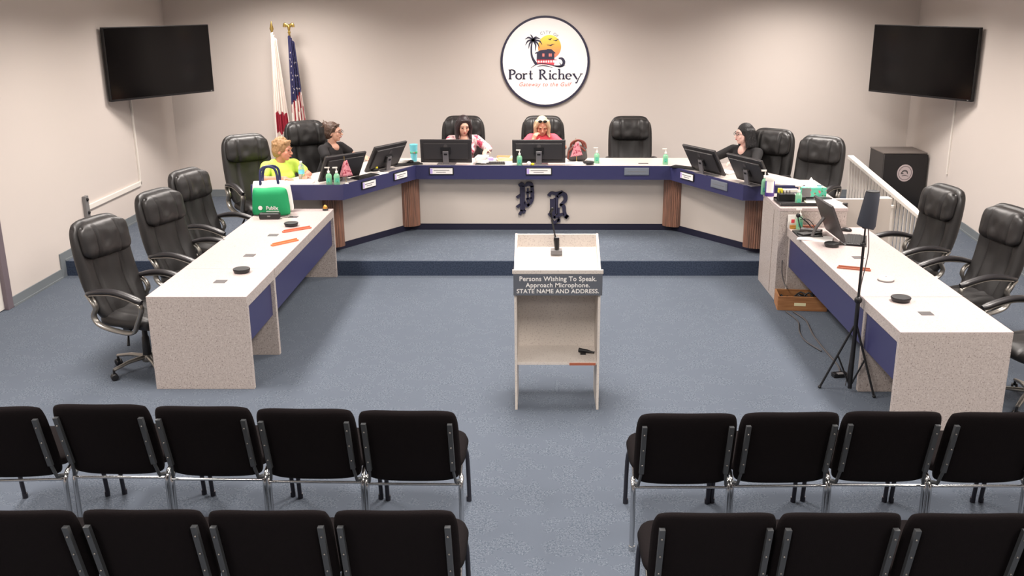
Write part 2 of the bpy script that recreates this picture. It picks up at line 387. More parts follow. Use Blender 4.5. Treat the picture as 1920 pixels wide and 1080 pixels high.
# blackletter initials on the centre panel
def letter(name, label, strokes, cx, cz, u, k=1.2):
    T = Matrix.Translation((cx, PF[2][1] - .012, cz)) @ FRONT
    mb = MB()
    for pts, ws in strokes: stroke(mb, [(p[0] * u, p[1] * u) for p in pts], [q * u * k for q in (ws if isinstance(ws, list) else [ws])] * (1 if isinstance(ws, list) else 2), 0, .025, T)
    return tag(mb.build(name, 'navytext'), label, 'sign letter')
P_ = [([(-9, 22), (-4, 24.5), (-1, 21)], [3, 5, 3]), ([(-5, 22), (-5, -18)], [4, 4]), ([(-1, 22), (-1, -17)], [3, 3]), ([(1, 21), (5, 25), (10, 24), (12, 20)], [2, 5, 5, 4]), ([(11.5, 22), (12, 4), (9, -5), (4, -9)], [4.5, 5, 4, 3]),
      ([(5, 18), (5, -4)], [2.5, 2.5]), ([(0, -3), (4, -10), (7, -6)], [2, 4, 2]), ([(-12, 3), (-7, 8)], [4, 2]), ([(-12, -12), (-7, -7)], [4, 2]), ([(-8, -24), (-4, -16)], [4, 3]), ([(-3, -21), (1, -16)], [4, 3]), ([(2, 11), (12, 13)], [2, 2]), ([(2, 1), (11, 3)], [2, 2])]
R_ = [([(-13, 17), (-9, 22), (-2, 21), (4, 22), (9, 25)], [5, 3.5, 4, 4, 2]), ([(-8, 12), (-8, -14)], [5, 5]), ([(-3.5, 14), (-3.5, -20)], [2.5, 2.5]), ([(0, 18), (-.5, -12)], [4, 4]), ([(1, 15), (7, 21), (13, 18), (13.5, 11), (10, 6), (5, 2)], [4, 5, 6, 5, 4, 3]),
      ([(5, 3), (11, 0), (12, -8), (14, -15), (17, -18)], [3, 5, 5, 5, 5]), ([(14, -19), (18, -14)], [4, 4]), ([(-13, -11), (-9, -15), (-3, -17), (4, -14), (11, -12)], [3, 4, 3, 4, 3]), ([(-8, -22), (-3, -26), (4, -20)], [3, 4, 3]), ([(3, -25), (4, -18)], [5, 3]), ([(3, -2), (3, -12)], [3, 3])]
letter('letter_p', 'navy blackletter P on the dais front panel', P_, -.205, .545, .0079)
letter('letter_r', 'navy blackletter R on the dais front panel, lower than the P', R_, .19, .46, .0077)

# nameplates on the fascia
def nameplate(label, px, py, ang, wd, mt, z=.925, txt=None):
    t = thing('nameplate', label, 'nameplate', (px, py, z), ang)
    MB().box(-wd / 2 - .012, wd / 2 + .012, -.012, 0, -.044, .044).build('holder', 'black' if mt == 'paper' else 'platesil', t, bevel=.002)
    MB().box(-wd / 2, wd / 2, -.016, -.012, -.034, .034).build('insert_card', mt, t)
    b = MB()
    if mt == 'paper':
        b.box(-wd * .34, wd * .36, -.0175, -.016, .006, .014); b.box(-wd * .22, wd * .2, -.0175, -.016, -.016, -.009)
        b.build('print', 'gray', t); MB().box(-wd / 2, -wd / 2 + .03, -.0172, -.016, -.03, .03).build('emblem', 'lilac', t)
    else:
        b.box(-wd * .4, wd * .4, -.0175, -.016, -.003, .002); b.build('print', 'gray', t)
aL = math.atan2(11.55 - 10.275, -1.505 + 2.13); aRr = math.atan2(10.25 - 11.5, 2.165 - 1.54)
nameplate('white nameplate on the centre fascia below the monitor of the woman in floral blouse', -1.2, 11.545, 0, .27, 'paper')
nameplate('white nameplate on the centre fascia above the blackletter initials', -.03, 11.525, 0, .29, 'paper')
nameplate('blank grey nameplate on the centre fascia in front of the empty centre chair', 1.14, 11.507, 0, .27, 'platesil')
f = .32; nameplate('white nameplate on the angled fascia nearest the green tote bag', -2.13 + .625 * f, 10.275 + 1.275 * f, aL, .24, 'paper')
f = .76; nameplate('white nameplate on the angled fascia beside the centre corner, under the second monitor', -2.13 + .625 * f, 10.275 + 1.275 * f, aL, .25, 'paper')
f = .26; nameplate('white nameplate on the angled fascia in front of the woman in the black top', 1.54 + .625 * f, 11.5 - 1.25 * f, aRr, .25, 'paper')
f = .70; nameplate('blank grey nameplate on the angled fascia, nearest the white cabinet', 1.54 + .625 * f, 11.5 - 1.25 * f, aRr, .27, 'platesil')

# ------------------------------------------------------------------ side desks
def long_desk(name, label, x0, x1, ys, inner, ports):
    """ys: near, joint, far. inner: +1 when the fascia side is x1"""
    t = thing(name, label, 'desk', ((x0 + x1) / 2, ys[0], 0)); ox = (x0 + x1) / 2; oy = ys[0]
    def bx(n, m, a, b_, c, d, e, f_, **k): return MB().box(a - ox, b_ - ox, c - oy, d - oy, e, f_).build(n, m, t, **k)
    T_ = .085; xin = x1 if inner > 0 else x0
    TT_ = .741
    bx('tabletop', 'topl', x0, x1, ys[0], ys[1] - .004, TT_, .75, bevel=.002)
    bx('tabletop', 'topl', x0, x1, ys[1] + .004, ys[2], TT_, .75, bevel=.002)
    bx('apron', 'lam', x0 + .001, x1 - .001, ys[0] + .041, ys[1] - .004, .75 - T_, TT_)
    bx('apron', 'lam', x0 + .001, x1 - .001, ys[1] + .004, ys[2] - .001, .75 - T_, TT_)
    bx('joint_strip', 'jointfill', x0 + .004, x1 - .004, ys[1] - .004, ys[1] + .004, .70, .747)  # dark filler in the gap between the two tops
    bx('end_panel', 'lam', x0, x1, ys[0], ys[0] + .04, 0, TT_, bevel=.002)
    bx('end_panel', 'lam', x0 + .02, x1, ys[1] - .05, ys[1], 0, .75 - T_, bevel=.002)
    bx('end_panel', 'lam', x0 + .02, x1, ys[2] - .04, ys[2], 0, .75 - T_, bevel=.002)
    xa, xb = (x1 - .05, x1 - .03) if inner > 0 else (x0 + .03, x0 + .05)
    bx('modesty_panel', 'navy', xa, xb, ys[0] + .04, ys[1] - .05, .36, .75 - T_)
    bx('modesty_panel', 'navy', xa, xb, ys[1], ys[2] - .04, .36, .75 - T_)
    for (px, py) in ports:
        bx('cable_port', 'darkgray', px - .045, px + .045, py - .04, py + .04, .75, .753)
    return t
M['topl'] = mat('lit_laminate_top', L(197, 182, 179), .3, speck=[(95, L(188, 173, 170), .56), (110, L(160, 145, 141), .66)])  # same laminate as the ends, lightened in colour for the stronger light on top
long_desk('staff_desk', 'long pale speckled desk with a green tote bag at its far end', -2.985, -2.225, (6.98, 7.785, 10.18), 1, [(-2.55, 7.39), (-2.555, 8.21), (-2.55, 8.97), (-2.555, 9.77)])
long_desk('staff_desk', 'long pale speckled desk beside the tripod speaker and white cabinet', 2.42, 3.185, (6.17, 6.978, 9.3), -1, [(2.751, 8.136), (2.745, 6.572)])

# cabinet and gate wall beside the right desk
t = thing('cabinet', 'pale floor-standing cabinet holding the tissue box and wipes', 'cabinet', (2.67, 9.68, 0))
MB().box(-.33, .33, -.37, .37, 0, .91).build('body', 'lam', t, bevel=.003)
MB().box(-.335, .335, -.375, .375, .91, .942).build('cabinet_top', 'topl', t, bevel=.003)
MB().box(-.336, -.33, -.14, .35, .03, .88).build('door', 'lam', t, bevel=.002)
o = struct(MB().box(3.01, 3.47, 9.78, 9.83, 0, .935).box(3.49, 3.62, 9.84, 9.96, 0, .93).build('wall_low', 'daispanel', bevel=.003))
t = thing('door_closer', 'dark vertical latch bar on the low gate panel', 'latch', (3.12, 9.775, .78))
MB().box(-.022, .022, -.02, 0, -.2, .12).build('bar', 'darkgray', t, bevel=.003)
MB().tube([(0, -.01, .1), (-.06, -.03, .1)], .02).ell((-.07, -.03, .1), (.03, .025, .03)).build('knob', 'black', t)

# ramp railing
rl = thing('ramp_railing', 'white baluster railing with sloped handrail along the ramp', 'railing', (3.72, 11.64, 0))
def rz_(y): return 1.1 + (y - 11.64) * .0956
b = MB(); y0, y1 = 8.9, 11.64
b.add([(x - 3.72, y - 11.64, rz_(y) + dz) for y in (y0, y1) for (x, dz) in ((3.69, -.04), (3.76, -.04), (3.76, 0), (3.69, 0))], [(0, 1, 2, 3), (7, 6, 5, 4), (0, 4, 5, 1), (1, 5, 6, 2), (2, 6, 7, 3), (3, 7, 4, 0)])
b.build('handrail', 'white', rl, bevel=.004)
me = None; y = y1 - .03
while y > y0:
    g = PL if y > 10.2 else max(0, PL * (y - 9.35) / 2.29)
    b = MB().box(-.012, .012, -.012, .012, g, rz_(y) - .035); b.T = Matrix.Identity(4)
    b.build('baluster', 'white', rl, loc=(.005, y - 11.64, 0)); y -= .105
MB().box(-.02, .02, y0 - 11.64, 0, 0, .04).build('bottom_rail', 'white', rl, loc=(.03, 0, .01), rot=None)
MB().box(-.1, .06, -.02, .02, .8, .825).box(-.06, -.035, -.012, .012, .15, .8).box(.01, .035, -.012, .012, .15, .8).build('bracket', 'white', rl, loc=(-.06, -1.64, 0))

# ------------------------------------------------------------------ wall things
def tv(label, cx, sgn):
    yl, yr, xl, xr = 11.72, 13.12, 5.15, 4.375
    ox, oy = sgn * (xl + xr) / 2, (yl + yr) / 2
    wd = math.hypot(yr - yl, xl - xr); ang = math.atan2(yr - yl, (xl - xr)) * (1 if sgn < 0 else -1)
    t = thing('wall_tv', label, 'television', (ox, oy, 2.155), ang)
    MB().box(-wd / 2, wd / 2, -.025, .025, -.43, .43).build('housing', 'bezel', t, bevel=.006)
    MB().box(-wd / 2 + .012, wd / 2 - .012, -.028, -.025, -.405, .418).build('screen', 'screen', t)
    MB().box(-.2, .2, .025, .05, -.2, .2).box(-.03, .03, .05, .5 , -.04, .04).build('mount_arm', 'black', t)
    MB().box(wd / 2 - .06, wd / 2 - .04, -.0285, -.027, -.42, -.41).build('logo', 'gray', t)
    return t
tv('large black flat television near the flags, angled from the corner', 0, -1)
tv('large black flat television above the black fridge, angled from the corner', 0, 1)
t = thing('cable_raceway', 'white cable raceway running down and along the wall below the television near the flags', 'raceway', (XL, 12.4, .6))
MB().box(.001, .025, -.012, .012, 0, 1.15).build('vertical_channel', 'white', t, bevel=.003)
MB().box(.001, .025, -1.5, .012, -.012, .045).build('horizontal_channel', 'white', t, bevel=.003)
t = thing('wall_outlet', 'metal outlet box on the wall at the end of the white raceway', 'outlet', (XL, 10.83, .63))
MB().box(0, .04, -.04, .04, -.12, .13).build('box_body', 'gray', t, bevel=.004)
MB().ell((.045, 0, .09), (.015, .02, .02)).build('socket', 'black', t); MB().ell((.045, 0, -.06), (.015, .02, .02)).build('socket', 'black', t)
t = thing('cable_raceway', 'thin white cable raceway running down the wall above the ramp', 'raceway', (XR, 12.3, .75))
MB().box(-.02, 0, -.01, .01, 0, 1.05).build('vertical_channel', 'white', t, bevel=.003)

# round city sign
def sgn_pt(x, y): return ((x - 1022.2) * .00738, (116.3 - y) * .00738)
sg = thing('city_sign', 'round white city emblem sign with navy rim on the back wall', 'sign', (.052, YB, 2.068))
def disc(r, z0, z1, n=64): return MB().prism([(r * math.cos(2 * PI * k / n), r * math.sin(2 * PI * k / n)) for k in range(n)], z0, z1, T=FRONT)
disc(.618, 0, .035).build('rim', 'navytext', sg, bevel=.004); disc(.588, .035, .038).build('face', 'signwhite', sg)
def poly(ps, z, mt, name, mb=None, extra=None):
    m_ = MB().prism([sgn_pt(*p) for p in ps], .038, z, T=FRONT); return m_.build(name, mt, sg)
zz = lambda X, Y: (X / 12.71 + 980, Y / 12.71 + 50)
n = 48; MB().prism([sgn_pt(1030.4 + 21.8 * math.cos(2 * PI * k / n), 89.3 + 21.8 * math.sin(2 * PI * k / n)) for k in range(n)], .038, .040, T=FRONT).build('sun_print', 'sun', sg)
b = MB(); b.prism([sgn_pt(*zz(*p)) for p in [(290, 640), (300, 655), (340, 648), (335, 790), (760, 790), (755, 650), (790, 640), (690, 550), (600, 545), (560, 558), (420, 575)]], .04, .042, T=FRONT)
b.build('house_print', 'navytext', sg)
b = MB()
for k in range(7): x0 = 350 + k * 58; b.prism([sgn_pt(*zz(*p)) for p in [(x0, 790), (x0 + 20, 790), (x0 + 20, 905), (x0, 900)]], .04, .042, T=FRONT)
b.prism([sgn_pt(*zz(*p)) for p in [(330, 790), (800, 790), (830, 805), (330, 815)]], .04, .042, T=FRONT)
b.prism([sgn_pt(*zz(*p)) for p in [(330, 860), (760, 860), (750, 920), (330, 890)]], .04, .0415, T=FRONT)
b.build('stilts_print', 'redp', sg)
b = MB()
for (x0, x1, y0_, y1_) in ((470, 520, 650, 720), (625, 655, 650, 720), (665, 695, 650, 720)): b.prism([sgn_pt(*zz(*p)) for p in [(x0, y0_), (x1, y0_), (x1, y1_), (x0, y1_)]], .042, .043, T=FRONT)
b.build('window_print', 'pinktext', sg)
b = MB(); u = .00738 / 12.71
def st(pts, ws, mb=b): stroke(mb, [sgn_pt(*zz(*p)) for p in pts], [q * u for q in ws], .04, .0432, FRONT)
st([(235, 350), (210, 500), (215, 680), (260, 800), (330, 900)], [30, 40, 45, 55, 70])
for e_, m_ in (((60, 320), (150, 280)), ((70, 460), (130, 360)), ((145, 540), (170, 420)), ((185, 210), (225, 260)), ((340, 250), (280, 290)), ((430, 320), (340, 290)), ((465, 450), (400, 360)), ((405, 530), (350, 410)), ((300, 590), (310, 450))):
    st([(245, 340), m_, e_], [40, 38, 6])
for w_ in ([(860, 760), (940, 770), (985, 840), (960, 920), (880, 950), (760, 935)], [(880, 860), (910, 900), (960, 930)], [(200, 985), (330, 905), (500, 885), (700, 920), (860, 960), (1020, 920)], [(350, 950), (480, 930), (600, 945), (720, 980)]):
    st(w_, [22, 60, 70, 60, 50, 14] if len(w_) == 6 and w_[0][0] == 860 else ([8] + [18] * (len(w_) - 2) + [4]))
for (x, y_, s_) in ((655, 320, 50), (795, 345, 70), (670, 455, 95)): st([(x - s_, y_ - 8), (x - s_ * .3, y_ + 4), (x, y_ + 8), (x + s_ * .4, y_ - 12), (x + s_, y_ - 30)], [6, 18, 30, 20, 5])
b.build('palm_and_wave_print', 'navytext', sg)
# lettering 'Port Richey' drawn with serifs
b = MB(); zl_ = lambda X, Y: (X / 5.4 + 900, Y / 5.4 + 20); u2 = .00738 / 5.4
def s2(pts, ws): stroke(b, [sgn_pt(*zl_(*p)) for p in pts], [q * u2 * 1.35 for q in ws], .038, .041, FRONT, n=5)
def serif(x, y, h=16): s2([(x - h, y), (x + h, y)], [6, 6])
def stem(x, y0_, y1_, w_=15, top=True, bot=True, tl=False):
    s2([(x, y0_), (x, y1_)], [w_, w_])
    if bot: serif(x, y1_ - 3)
    if top: (s2([(x - 16, y0_ + 5), (x, y0_ + 2)], [6, 8]) if tl else serif(x, y0_ + 3))
def bowl(cx, cy, rx, ry, a0, a1, wmax=14, wmin=6):
    k = 10; pts = []; ws = []
    for i in range(k + 1): a = R(a0 + (a1 - a0) * i / k); pts.append((cx + rx * math.cos(a), cy - ry * math.sin(a))); ws.append(wmin + (wmax - wmin) * abs(math.cos(a)))
    s2(pts, ws)
YT, YM, YBs = 598, 636, 694
stem(304, YT, YBs); bowl(312, 624, 40, 25, 90, -90, 14); s2([(304, 601), (314, 600)], [6, 6])
bowl(392, 666, 27, 27, 0, 360)
stem(443, YM, YBs, 13, tl=True); s2([(446, 656), (455, 643), (470, 640), (474, 646)], [6, 8, 12, 12])
s2([(512, 608), (512, 680), (522, 692), (536, 688)], [12, 13, 9, 4]); s2([(494, 640), (536, 640)], [6, 6])
stem(612, YT, YBs); bowl(620, 622, 36, 23, 90, -90, 14); s2([(628, 646), (650, 672), (668, 692), (684, 693)], [10, 13, 12, 6])
stem(712, YM, YBs, 13, tl=True); s2([(704, 612), (720, 612)], [14, 14])
bowl(762, 666, 26, 27, 50, 310, 14)
stem(806, 592, YBs, 13, tl=True); s2([(808, 655), (822, 642), (840, 642), (848, 655), (848, 692)], [5, 7, 9, 13, 13]); serif(848, 691)
bowl(900, 666, 26, 27, -45, -360, 14); s2([(878, 662), (926, 662)], [5, 5])
s2([(950, 640), (986, 694)], [14, 13]); s2([(1030, 640), (1000, 690), (985, 725), (970, 728)], [6, 7, 9, 12]); serif(952, 640, 14); serif(1030, 640, 14)
b.build('lettering', 'navytext', sg)
def sgT(x, y, rot=0): a, c = sgn_pt(x, y); return Matrix.Translation((a, -.039, c)) @ FRONT @ Matrix.Rotation(rot, 4, 'Z')
text_mb('Gateway to the Gulf', .077, sgT(1021, 161.5), shear=.3, spacing=1.12, bold=.0006).build('tagline', 'pinktext', sg)
b = MB()
for ch, a in zip('CITY OF', range(7)):
    if ch == ' ': continue
    an = R(112 - a * 10.5); rr = 26; text_mb(ch, .055, sgT(1030 + rr * math.cos(an) - 4, 91 - rr * math.sin(an), an - PI / 2), mb=b)
b.build('arc_lettering', 'gray', sg)

# flags on stands
def flag_cloth(fn, x0, z_top, z_bot, w0, w1, nfold, shear, seed):
    nu, nv = 46, 110; mb = MB(); vs = []
    for j in range(nv + 1):
        v = j / nv; z = z_top + (z_bot - z_top) * v; wd = w0 + (w1 - w0) * min(1, v * 1.3)
        for i in range(nu + 1):
            u_ = i / nu; a = u_ * nfold * 2 * PI + seed
            x = x0 + shear * v + (u_ - .12) * wd; yv = -.03 - .035 * math.sin(a) * (.3 + v) - .02 * math.sin(2.3 * a + 4 * v)
            vs.append((x + .012 * math.cos(a * 1.3 + v * 3), yv, z - .1 * u_ * (1 - v) - .02 * math.sin(a)))
    for j in range(nv):
        for i in range(nu):
            a = j * (nu + 1) + i; mb.add([vs[a], vs[a + 1], vs[a + nu + 2], vs[a + nu + 1]], [(0, 3, 2, 1)], fn(i / nu, j / nv), True)
    o = mb.build('flag_cloth', ['flagwhite', 'red', 'flagblue'], weld=True)
    m_ = o.data; bb = bmesh.new(); bb.from_mesh(m_); bmesh.ops.remove_doubles(bb, verts=bb.verts, dist=1e-5); bb.to_mesh(m_); bb.free()
    so = o.modifiers.new('thick', 'SOLIDIFY'); so.thickness = .003
    return o
def us(u_, v):
    if v < .44 - .12 * u_:
        for k in range(26):
            if math.hypot((u_ - stars[k][0]) * .2, (v - stars[k][1]) * 1.7) < .011: return 0
        return 2
    return 1 if int((u_ * 8 + v * 2.0)) % 2 == 0 else 0
stars = [((.15 + .28 * (k % 4) + .12 * ((k // 4) % 2)) % 1.0, .1 + .045 * (k // 4)) for k in range(26)]
def fl(u_, v):
    if .50 < v < .645 and .1 < u_ < .93: return 1
    if v > .73 and u_ < .45 - .0 * v + (v - .73) * 1.2 and u_ < .5: return 1
    return 0
def flag(name, label, x, y, ztop, fn, w0, w1, shear, seed, eagle):
    t = thing(name, label, 'flag', (x, y, PL))
    MB().lathe([(.16, 0), (.16, .02), (.05, .05), (.03, .12)]).build('stand_base', 'gold', t)
    MB().tube([(0, 0, .1), (0, 0, ztop - PL - .08)], .012).build('pole', 'pole', t)
    b = MB()
    if eagle:
        b.ell((0, 0, ztop - PL - .02), (.02, .02, .05)); b.tube(smooth_pts([(-.06, 0, ztop - PL - .01), (-.05, 0, ztop - PL + .03), (0, 0, ztop - PL + .0), (.05, 0, ztop - PL + .03), (.06, 0, ztop - PL - .01)]), [(.006, .02)] * 25)
        b.lathe([(.02, 0), (.012, .03), (.022, .05), (.01, .08)], (0, 0, ztop - PL - .13))
    else: b.lathe([(.016, 0), (.024, .04), (.012, .08), (.028, .12), (.003, .22)], (0, 0, ztop - PL - .2))
    b.build('finial', 'gold', t)
    c = flag_cloth(fn, 0, ztop - PL - .12, .25, w0, w1, 3, shear, seed); c.parent = t
    return t
flag('state_flag', 'white flag with red cross bars hanging on a pole with a spear finial', -3.62, 13.45, 2.6, fl, .06, .24, -.03, .5, False)
flag('national_flag', 'stars and stripes flag hanging on a pole topped by an eagle', -3.40, 13.5, 2.55, us, .07, .22, .0, 2, True)

# black fridge with a seal
t = thing('mini_fridge', 'black mini fridge with round seal in the corner behind the railing', 'fridge', (4.88, 12.95, PL))
MB().box(-.29, .29, -.01, .55, .02, .75).build('body', 'fridge', t, bevel=.008)
MB().box(-.295, .295, -.005, .555, .75, .765).build('top', 'fridgetop', t, bevel=.003)
MB().box(-.29, .29, -.05, -.01, .03, .745).build('door', 'fridge', t, bevel=.006)
b = MB().prism([(.105 * math.cos(2 * PI * k / 40), .115 * math.sin(2 * PI * k / 40)) for k in range(40)], .05, .053, T=Matrix.Translation((0, 0, .5)) @ FRONT)
s = b.build('seal_disc', 'seal', t)
b = MB(); TT = Matrix.Translation((0, 0, .5)) @ FRONT
for r_ in (.085,): 
    stroke(b, [(r_ * math.cos(k * PI / 12), r_ * 1.08 * math.sin(k * PI / 12)) for k in range(25)], [.006, .006], .053, .0545, TT, n=1)
stroke(b, [(-.05, .0), (-.02, .03), (.02, .025), (.035, -.01)], [.012, .02, .02, .01], .053, .0545, TT); stroke(b, [(-.04, -.04), (0, -.03), (.05, -.045)], [.006, .01, .006], .053, .0545, TT); stroke(b, [(-.055, -.005), (-.02, -.008)], [.015, .015], .053, .0545, TT)
b.build('seal_drawing', 'darkgray', s)
MB().box(-.27, -.22, -.03, .01, 0, .02).box(.22, .27, -.03, .01, 0, .02).box(-.27, -.22, .48, .52, 0, .02).box(.22, .27, .48, .52, 0, .02).build('feet', 'plastic', t)

# ------------------------------------------------------------------ executive chairs
def make_exec(label):
    t = thing('executive_chair', label, 'chair')
    # forward is -y.  back leans to +y
    def lean(off=0):
        def f(q, u, v):
            z = .84 + q.y; tt = (z - .45) / .8
            yv = .17 + .25 * tt + .03 * math.sin(tt * PI * 1.4) + .06 * (u * u) * -.5
            return Vector((q.x, yv - q.z, z))
        return f
    MB().pillow(.56, .82, .06, .06, grooves=(-.5, .5), corner=.16, wr=.02, seed=3, shape=lean(), wf=lambda v: 1 + .04 * (1 - v * v) - .06 * max(0, -v) ** 2, nu=34, nv=34).build('backrest', 'leather', t, weld=True)
    def hl(q, u, v):
        z = 1.085 + q.y; tt = (z - .45) / .8
        return Vector((q.x, .17 + .25 * tt + .03 * math.sin(tt * PI * 1.4) - .03 * u * u - .05 - q.z, z))
    MB().pillow(.51, .29, .085, .02, grooves=(-.5, .5), corner=.28, wr=.016, seed=9, shape=hl, p=4, nu=34, nv=20).build('headrest', 'leather', t, weld=True)
    MB().pillow(.53, .54, .06, .05, grooves=(-.55, .55), corner=.2, wr=.02, seed=5, shape=lambda q, u, v: Vector((q.x, q.y - .02, .47 + q.z - .02 * max(0, -v) ** 3)), nu=30, nv=30).build('seat', 'leather', t, weld=True)
    for sx in (-1, 1):
        x = sx * .3
        loop = smooth_pts([(x * .93, .25, .69), (x, .2, .66), (x, .17, .60), (x, .2, .53), (x * .99, .15, .46), (x * .95, 0, .42), (x * .93, -.14, .42), (x * .98, -.2, .50), (x, -.26, .62), (x, -.24, .67)], 5)
        rim = smooth_pts([(x, .2, .70), (x, .12, .712), (x, -.02, .722), (x, -.16, .698), (x, -.26, .665)], 6); a = MB().tube(rim, [(.034, .007)] * len(rim), 8).tube(loop, [(.015, .029)] * len(loop), 8, flat=(1, 0, 0)); a = a.build('armrest', 'silver', t)
        pad = smooth_pts([(x * .95, .25, .70), (x, .12, .735), (x, -.02, .745), (x, -.16, .72), (x, -.27, .685)], 6); k = len(pad)
        MB().tube(pad, [(.036 * min(1, .5 + i / 6, .5 + (k - 1 - i) / 6), .021) for i in range(k)], 10).build('arm_pad', 'armpad', a)
    MB().box(-.12, .12, -.12, .12, .38, .42).box(-.2, .2, -.03, .03, .4, .43).build('mechanism', 'plastic', t, bevel=.005)
    MB().tube([(-.1, 0, .4), (-.2, -.02, .38), (-.26, -.06, .3)], [.006, .006, .012]).build('lever', 'plastic', t)
    MB().lathe([(.03, .08), (.035, .1), (.032, .2), (.028, .28), (.022, .29), (.02, .39)]).build('gas_cylinder', 'plastic', t)
    b = MB().lathe([(.03, .07), (.045, .08), (.045, .12), (.03, .135)])
    for k in range(5):
        a = R(k * 72 + 18); c_, s_ = math.cos(a), math.sin(a)
        b.tube([(c_ * .03, s_ * .03, .115), (c_ * .17, s_ * .17, .112), (c_ * .3, s_ * .3, .085)], [(.026, .018), (.022, .014), (.017, .012)], 8)
    b.build('star_base', 'silver', t)
    for k in range(5):
        a = R(k * 72 + 18); c_, s_ = math.cos(a) * .3, math.sin(a) * .3
        T_ = Matrix.Translation((c_, s_, .028)) @ Matrix.Rotation(a + 1.2, 4, 'Z')
        w_ = MB(); RX = Matrix.Rotation(R(90), 4, 'Y')
        for dx in (-.024, .006): w_.lathe([(.02, 0), (.028, .003), (.028, .015), (.02, .018)], T=T_ @ Matrix.Translation((dx, 0, 0)) @ RX, n=16)
        w_.tube([(c_, s_, .04), (c_, s_, .085)], .009); w_.build('caster', 'plastic', t)
    return t
_first = [None]
def exec_chair(label, x, y, a, z=0, scale=1):
    # x,y is the head-top point seen in the photograph; chair origin stands about .40 in front of it
    a = R(a); fx, fy = math.sin(a), -math.cos(a)
    if _first[0] is None: _first[0] = make_exec(label); c = _first[0]
    else: c = copy_tree(_first[0])
    c['label'] = label; c['group'] = 'black leather executive chairs'
    c.location = (x + fx * .40, y + fy * .40, z); c.rotation_euler = (0, 0, a); return c
exec_chair('black leather executive chair with casters in view, near end of the tote-bag desk', -3.59, 7.53, 72)
exec_chair('black leather executive chair behind the middle of the staff desk with the tote bag', -3.54, 8.66, 72)
exec_chair('black leather executive chair behind the far end of the tote-bag desk', -3.66, 9.78, 72)
exec_chair('black leather executive chair behind the woman in the neon tee', -3.45, 11.2, 38, PL)
exec_chair('black leather executive chair behind the woman in the black tee, in front of the flags', -3.06, 12.5, 35, PL)
exec_chair('black leather executive chair behind the woman in the floral blouse', -1.04, 13.05, 0, PL)
exec_chair('black leather executive chair behind the woman in the coral top', .021, 13.05, 0, PL)
exec_chair('empty black leather executive chair at the centre counter, beside the round sign', 1.18, 13.0, 0, PL)
exec_chair('black leather executive chair behind the woman in the black long-sleeved top', 2.82, 11.7, -38, PL)
exec_chair('empty black leather executive chair behind the tissue box, in front of the railing', 3.24, 11.08, -40, PL)
exec_chair('black leather executive chair behind the tripod-side desk, just in front of the fridge', 3.80, 8.86, -78)
exec_chair('black leather executive chair behind the middle of the tripod-side desk', 3.97, 7.92, -78)
exec_chair('black leather executive chair cut off by the frame edge, tripod-side desk', 4.02, 6.75, -78)

# ------------------------------------------------------------------ audience chairs
def make_stack(label):
    t = thing('stacking_chair', label, 'chair')
    # forward is +y, origin under the rear legs, back leans towards -y
    def bl(q, u, v):
        z = .645 + q.y * .97; return Vector((q.x, -.02 - (z - .45) * .30 + q.z * 1 + .02 * u * u, z))
    MB().pillow(.522, .49, .032, .025, corner=.09, p=8, shape=bl, nu=30, nv=24).build('backrest', 'fabric', t, weld=True)
    MB().pillow(.528, .47, .045, .03, corner=.2, p=7, shape=lambda q, u, v: Vector((q.x, .28 + q.y, .45 + q.z)), nu=26, nv=26).build('seat', 'fabric', t, weld=True)
    for sx in (-1, 1):
        x = sx * .255
        leg = smooth_pts([(x * .9, .36, .41), (x * .94, .12, .405), (x, .035, .41), (x, .004, .375), (x, 0, .28), (x, -.002, .02)], 5)
        MB().tube(leg, .0135, 10).lathe([(.017, 0), (.017, .03)], (x, -.002, 0), 10).build('leg', 'chrome', t)
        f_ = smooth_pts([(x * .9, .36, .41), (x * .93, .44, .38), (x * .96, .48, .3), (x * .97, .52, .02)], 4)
        MB().tube(f_, .013, 10).lathe([(.016, 0), (.016, .03)], (x * .96, .52, 0), 10).build('leg', 'shadeleg', t)
        xs = sx * .222
        b = MB(); b.add([(xs + dx, -.055 - (z - .45) * .30 - dy, z) for z in (.5, .81) for dx, dy in ((-.012, -.02), (.012, -.02), (.012, .004), (-.012, .004))], [(0, 3, 2, 1), (4, 5, 6, 7), (0, 1, 5, 4), (1, 2, 6, 5), (2, 3, 7, 6), (3, 0, 4, 7)])
        b.tube([(xs, -.06, .5), (xs + sx * .01, -.035, .42), (xs + sx * .03, .02, .40)], [(.012, .008)] * 3, 8)
        s_ = b.build('back_strut', 'strut', t)
        r_ = MB()
        for z in (.56, .66, .76): r_.ell((xs, -.062 - (z - .45) * .30, z), (.005, .003, .005), nu=8, nv=6)
        r_.build('rivets', 'silver', s_)
    MB().tube([(-.255, .0, .385), (.255, .0, .385)], .008).build('cross_rod', 'chrome', t)
    return t
sc0 = [None]
def stack(x, y, rot, desc):
    if sc0[0] is None: sc0[0] = make_stack(desc); c = sc0[0]
    else: c = copy_tree(sc0[0])
    c['label'] = desc; c['group'] = 'black stacking chairs in rows'; c.location = (x, y, 0); c.rotation_euler = (0, 0, R(rot))
row1L = [(-.69, 4.72, -1), (-1.225, 4.745, -1), (-1.765, 4.775, -1), (-2.31, 4.80, -.5), (-2.86, 4.765, 3)]
row1R = [(.75, 4.685, 0), (1.28, 4.70, 1), (1.812, 4.71, -1), (2.35, 4.70, 0), (2.89, 4.7, 0)]
row2L = [(-.61, 3.71, 0), (-1.135, 3.71, 0), (-1.66, 3.715, 0), (-2.19, 3.71, 0)]
row2R = [(.72, 3.69, 0), (1.24, 3.69, 0), (1.77, 3.685, 0), (2.30, 3.68, 0)]
nm = ['beside the aisle', 'second from the aisle', 'third from the aisle', 'fourth from the aisle', 'fifth from the aisle']
for k, c in enumerate(row1L): stack(*c, 'black stacking chair, front row, tote-bag side, ' + nm[k])
